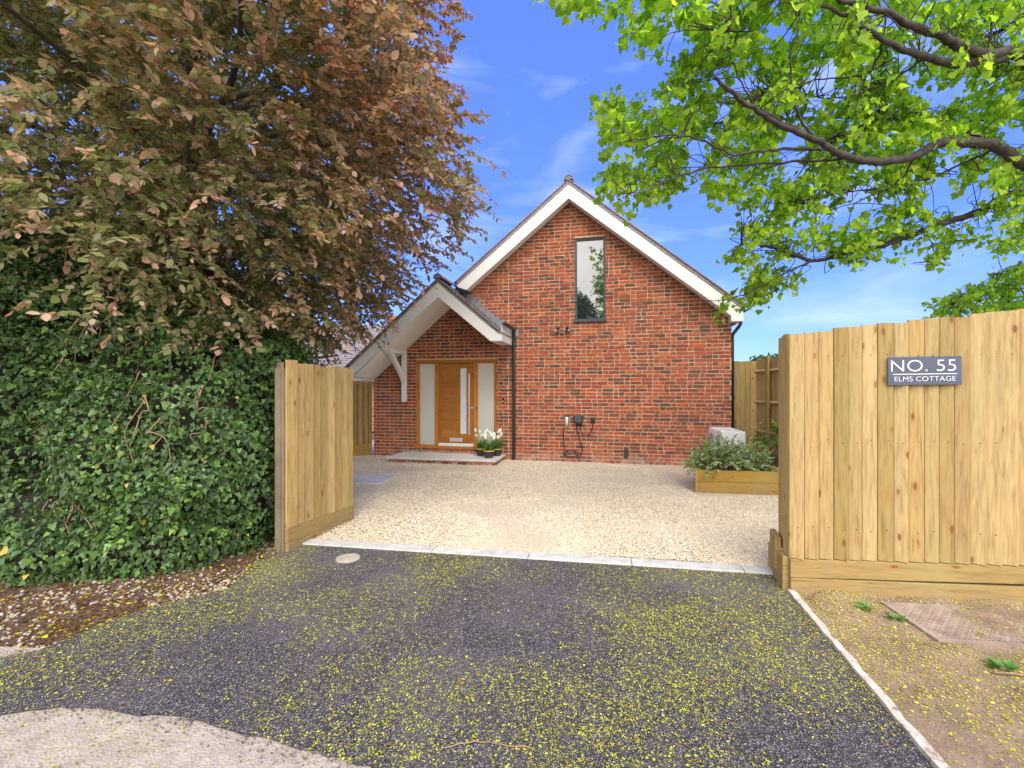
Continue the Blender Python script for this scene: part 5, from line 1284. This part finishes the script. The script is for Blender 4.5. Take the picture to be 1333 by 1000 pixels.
# ---- garden trees further off
def bushy(name, label, x, y, trunk_h, crad, czr, nleaf, lsize, cols, seed, kind='lance', group=None, mat='leafgen', lobes=7):
    r = np.random.default_rng(seed); t = thing(name, label, 'tree', (x, y, 0), 0, group); Pp, Dd, Nv = [], [], []
    b = MB(); b.tube(curve_pts([(0, 0, -.1), (.05, 0, trunk_h * .6), (0, .05, trunk_h + czr * .9)], 6, .02, seed), list(np.linspace(crad * .07, crad * .015, 13)), 8); b.build('trunk', M['bark'], t, smooth=True)
    lob = [((0, 0, trunk_h + czr), .62)] + [((math.cos(a) * crad * .55, math.sin(a) * crad * .55, trunk_h + czr * r.uniform(.35, 1.5)), r.uniform(.35, .55)) for a in np.linspace(0, 6.28, lobes, endpoint=False)]
    for (c0, s) in lob:
        m = int(nleaf * s / len(lob) * 2); d = rdir(m, r); q = (.4 + .6 * r.random(m)) ** .5 * (1 + .15 * np.sin(d[:, 0] * 8 + c0[0]) * np.sin(d[:, 2] * 9))
        Pp.append(np.array(c0) + d * np.array([crad, crad, czr]) * s * q[:, None]); Nv.append(d)
    P_ = np.concatenate(Pp); dd = np.concatenate(Nv); n = len(P_)
    gate = np.sin(P_[:, 0] * 5 / crad + seed) + np.sin(P_[:, 1] * 6 / crad) + np.sin(P_[:, 2] * 6 / crad + 1) > -1.3
    P_, dd = P_[gate], dd[gate]; n = len(P_)
    c = np.array(cols)[r.integers(0, len(cols), n)] * r.uniform(.7, 1.25, (n, 1))
    leaves('crown', P_, unit(r.normal(size=(n, 3)) + np.array([0, 0, -.4])), unit(dd + r.normal(0, .5, (n, 3)) + np.array([0, 0, .4])), lsize * r.uniform(.6, 1.2, n), kind, M[mat], c, t, seed); return t
G1 = [(.05, .12, .025), (.08, .17, .035), (.11, .21, .04)]
bushy('small_tree', 'small dark green tree far behind the boundary fence post', 10.3, 18.5, 1.2, .8, .95, 2500, .16, G1, 4, 'ivy')
bushy('small_tree', 'pale yellow green tree behind the boundary fence, right of the dark one', 11.6, 18.0, 1.1, 1.0, .85, 2500, .16, [(.16, .24, .06), (.22, .30, .08)], 6, 'ivy')
bushy('green_tree', 'green tree standing behind the copper tree and ivy at left', -7.2, 10.5, 1.0, 2.2, 2.0, 9000, .15, [(.06, .13, .03), (.10, .18, .03), (.16, .22, .03)], 7, 'ivy')
bushy('street_tree', 'tree across the road, seen only mirrored in the tall upstairs window', -4.7, -13.5, 2.2, 3.0, 3.6, 12000, .26, [(.10, .16, .04), (.14, .20, .05), (.08, .12, .03)], 8, 'ivy')

# ---- neighbouring house at the left rear
nh = thing('neighbour_house', 'neighbouring house with grey tiled roof and chimney behind the porch roof', 'house', (-6.6, 17.0, 0), R(-8))
b = MB(); b.box(-3.2, 2.9, 0, 6, 0, 2.35); b.build('wall', M['bricktex'], nh)
b = MB(); M4, L_ = slope_frame(0, 0, 1, .78, 0)
L_ = 3.6
Mr = Matrix(((0, 1, 0, 0), (.788, 0, -.615, -.45), (.615, 0, .788, 2.25), (0, 0, 0, 1)))
tiles(b, Mr, 3.2, -3.4, 3.1, 6, .13, .2); b.box(0, 3.2, -3.4, 3.1, -.05, -.012, 0, Mr)
b.build('roof', plain('old_purple_grey_tile', (.20, .165, .185), .9, var=.4, scale=9, bump=.3), nh)
b = MB(); b.box(-3.4, 3.1, -.50, -.47, 2.16, 2.27); b.build('fascia', M['white'], nh)
b = MB(); b.box(1.35, 1.85, 1.7, 2.3, 3.5, 4.55); b.build('chimney', M['bricktex'], nh)
ng = MB(); ng.prism([(-.1, 2.95), (-.05, 2.82), (1.15, 1.85), (1.15, 2.02)], -1.0, -.96, 'y'); o = ng.build('barge_board', M['white'], nh); o.location = (-1.1, 0, .1)

# ---- planting in the bed
def shrub(name, label, loc, rad, n, per, lsize, cols, seed, up=.5, length=.26, kind='ovate'):
    r = np.random.default_rng(seed); t = thing(name, label, 'shrub', loc); rad = np.array(rad)
    d = rdir(n, r); d[:, 2] = np.abs(d[:, 2]) * 1.0 - .12; q = r.random(n) ** .45
    T = d * rad * q[:, None]; A = unit(d * np.array([1, 1, .6]) + np.array([0, 0, up]) + r.normal(0, .3, (n, 3)))
    pos, D, Nn, S, segs, idx = sprays(T, A, r, per, length, lsize, .25, .8); m = len(pos)
    c = np.array(cols)[r.integers(0, len(cols), m)] * r.uniform(.7, 1.25, (m, 1))
    leaves('foliage', pos, D, Nn, S, kind, M['leafgen'], c, t, seed); twigs_mesh('stem', segs, M['stem'], t, .004, .0015)
    st = np.stack([np.zeros((n // 4, 3)) + np.array([0, 0, -.12]), T[:n // 4] * .5 + np.array([0, 0, .02]), T[:n // 4]], 1); twigs_mesh('stem', st, M['stem'], t, .006, .004); return t
SC = [(.28, .42, .14), (.38, .52, .18), (.18, .30, .10), (.44, .56, .28), (.42, .46, .38)]
shrub('silver_shrub', 'spreading grey green shrub spilling over the raised planter front', (3.20, 7.05, .36), (.34, .33, .36), 190, 24, .042, SC, 51, .35)
shrub('silver_shrub', 'upright grey green shrub behind the spreading one in the raised planter', (3.68, 7.15, .32), (.30, .26, .30), 110, 24, .042, SC, 52, .6)
shrub('young_shrub', 'fresh yellow green shrub in the bed beside the boundary fence', (4.32, 7.40, .62), (.22, .25, .36), 50, 18, .055, [(.19, .32, .05), (.26, .38, .08), (.14, .26, .05)], 53, .5)
bpy.data.objects['young_shrub'].location.z = .62
# ---- weeds on the verge
def weed(loc, s, seed, label):
    r = np.random.default_rng(seed); t = thing('weed', label, 'weed', loc); n = 16
    a = r.uniform(0, 6.28, n); D = np.stack([np.cos(a), np.sin(a), r.uniform(.15, .7, n)], 1); P_ = D * np.array([1, 1, .5]) * s * r.uniform(0, .8, (n, 1)) + np.array([0, 0, .01])
    c = np.array([(.10, .25, .05), (.14, .32, .06), (.07, .19, .045)])[r.integers(0, 3, n)]
    leaves('foliage', P_, D, unit(np.array([0, 0, 1.0]) + r.normal(0, .3, (n, 3))), s * r.uniform(.6, 1.1, n), 'ivy', M['leafgen'], c, t, seed)
def wv(px, py):
    x, y = gp(px, py - 1); return (x, y, float(verge_h(np.array(x), np.array(y))))
weed(wv(1304, 873), .055, 1, 'green weed in bare soil below the rusty manhole cover')
weed(wv(1128, 797), .045, 2, 'low green weed between the edging strip and manhole cover')
weed(wv(1166, 812), .040, 4, 'small green weed against the left side of the manhole cover')
weed(wv(1237, 775), .030, 3, 'tiny green weed at the foot of the sign fence')
# twigs lying about
r = random.Random(4); 
b = MB(); b.tube(curve_pts([(-.30, 1.93, .010), (-.16, 1.965, .014), (-.02, 1.95, .010), (.09, 1.93, .012)], 5, .003), .0028, 5); tag(b.build('fallen_twig', M['stem'], smooth=True), 'thin curved brown twig lying on the tarmac near the bottom edge', 'twig')
x, y, z = wv(1318, 884); b = MB(); b.tube(curve_pts([(x - .08, y + .02, z + .01), (x, y, z + .018), (x + .14, y - .03, z + .012)], 5, .003), .006, 5); tag(b.build('fallen_twig', M['stem'], smooth=True), 'pale brown twig lying on the verge beside the lowest weed', 'twig')
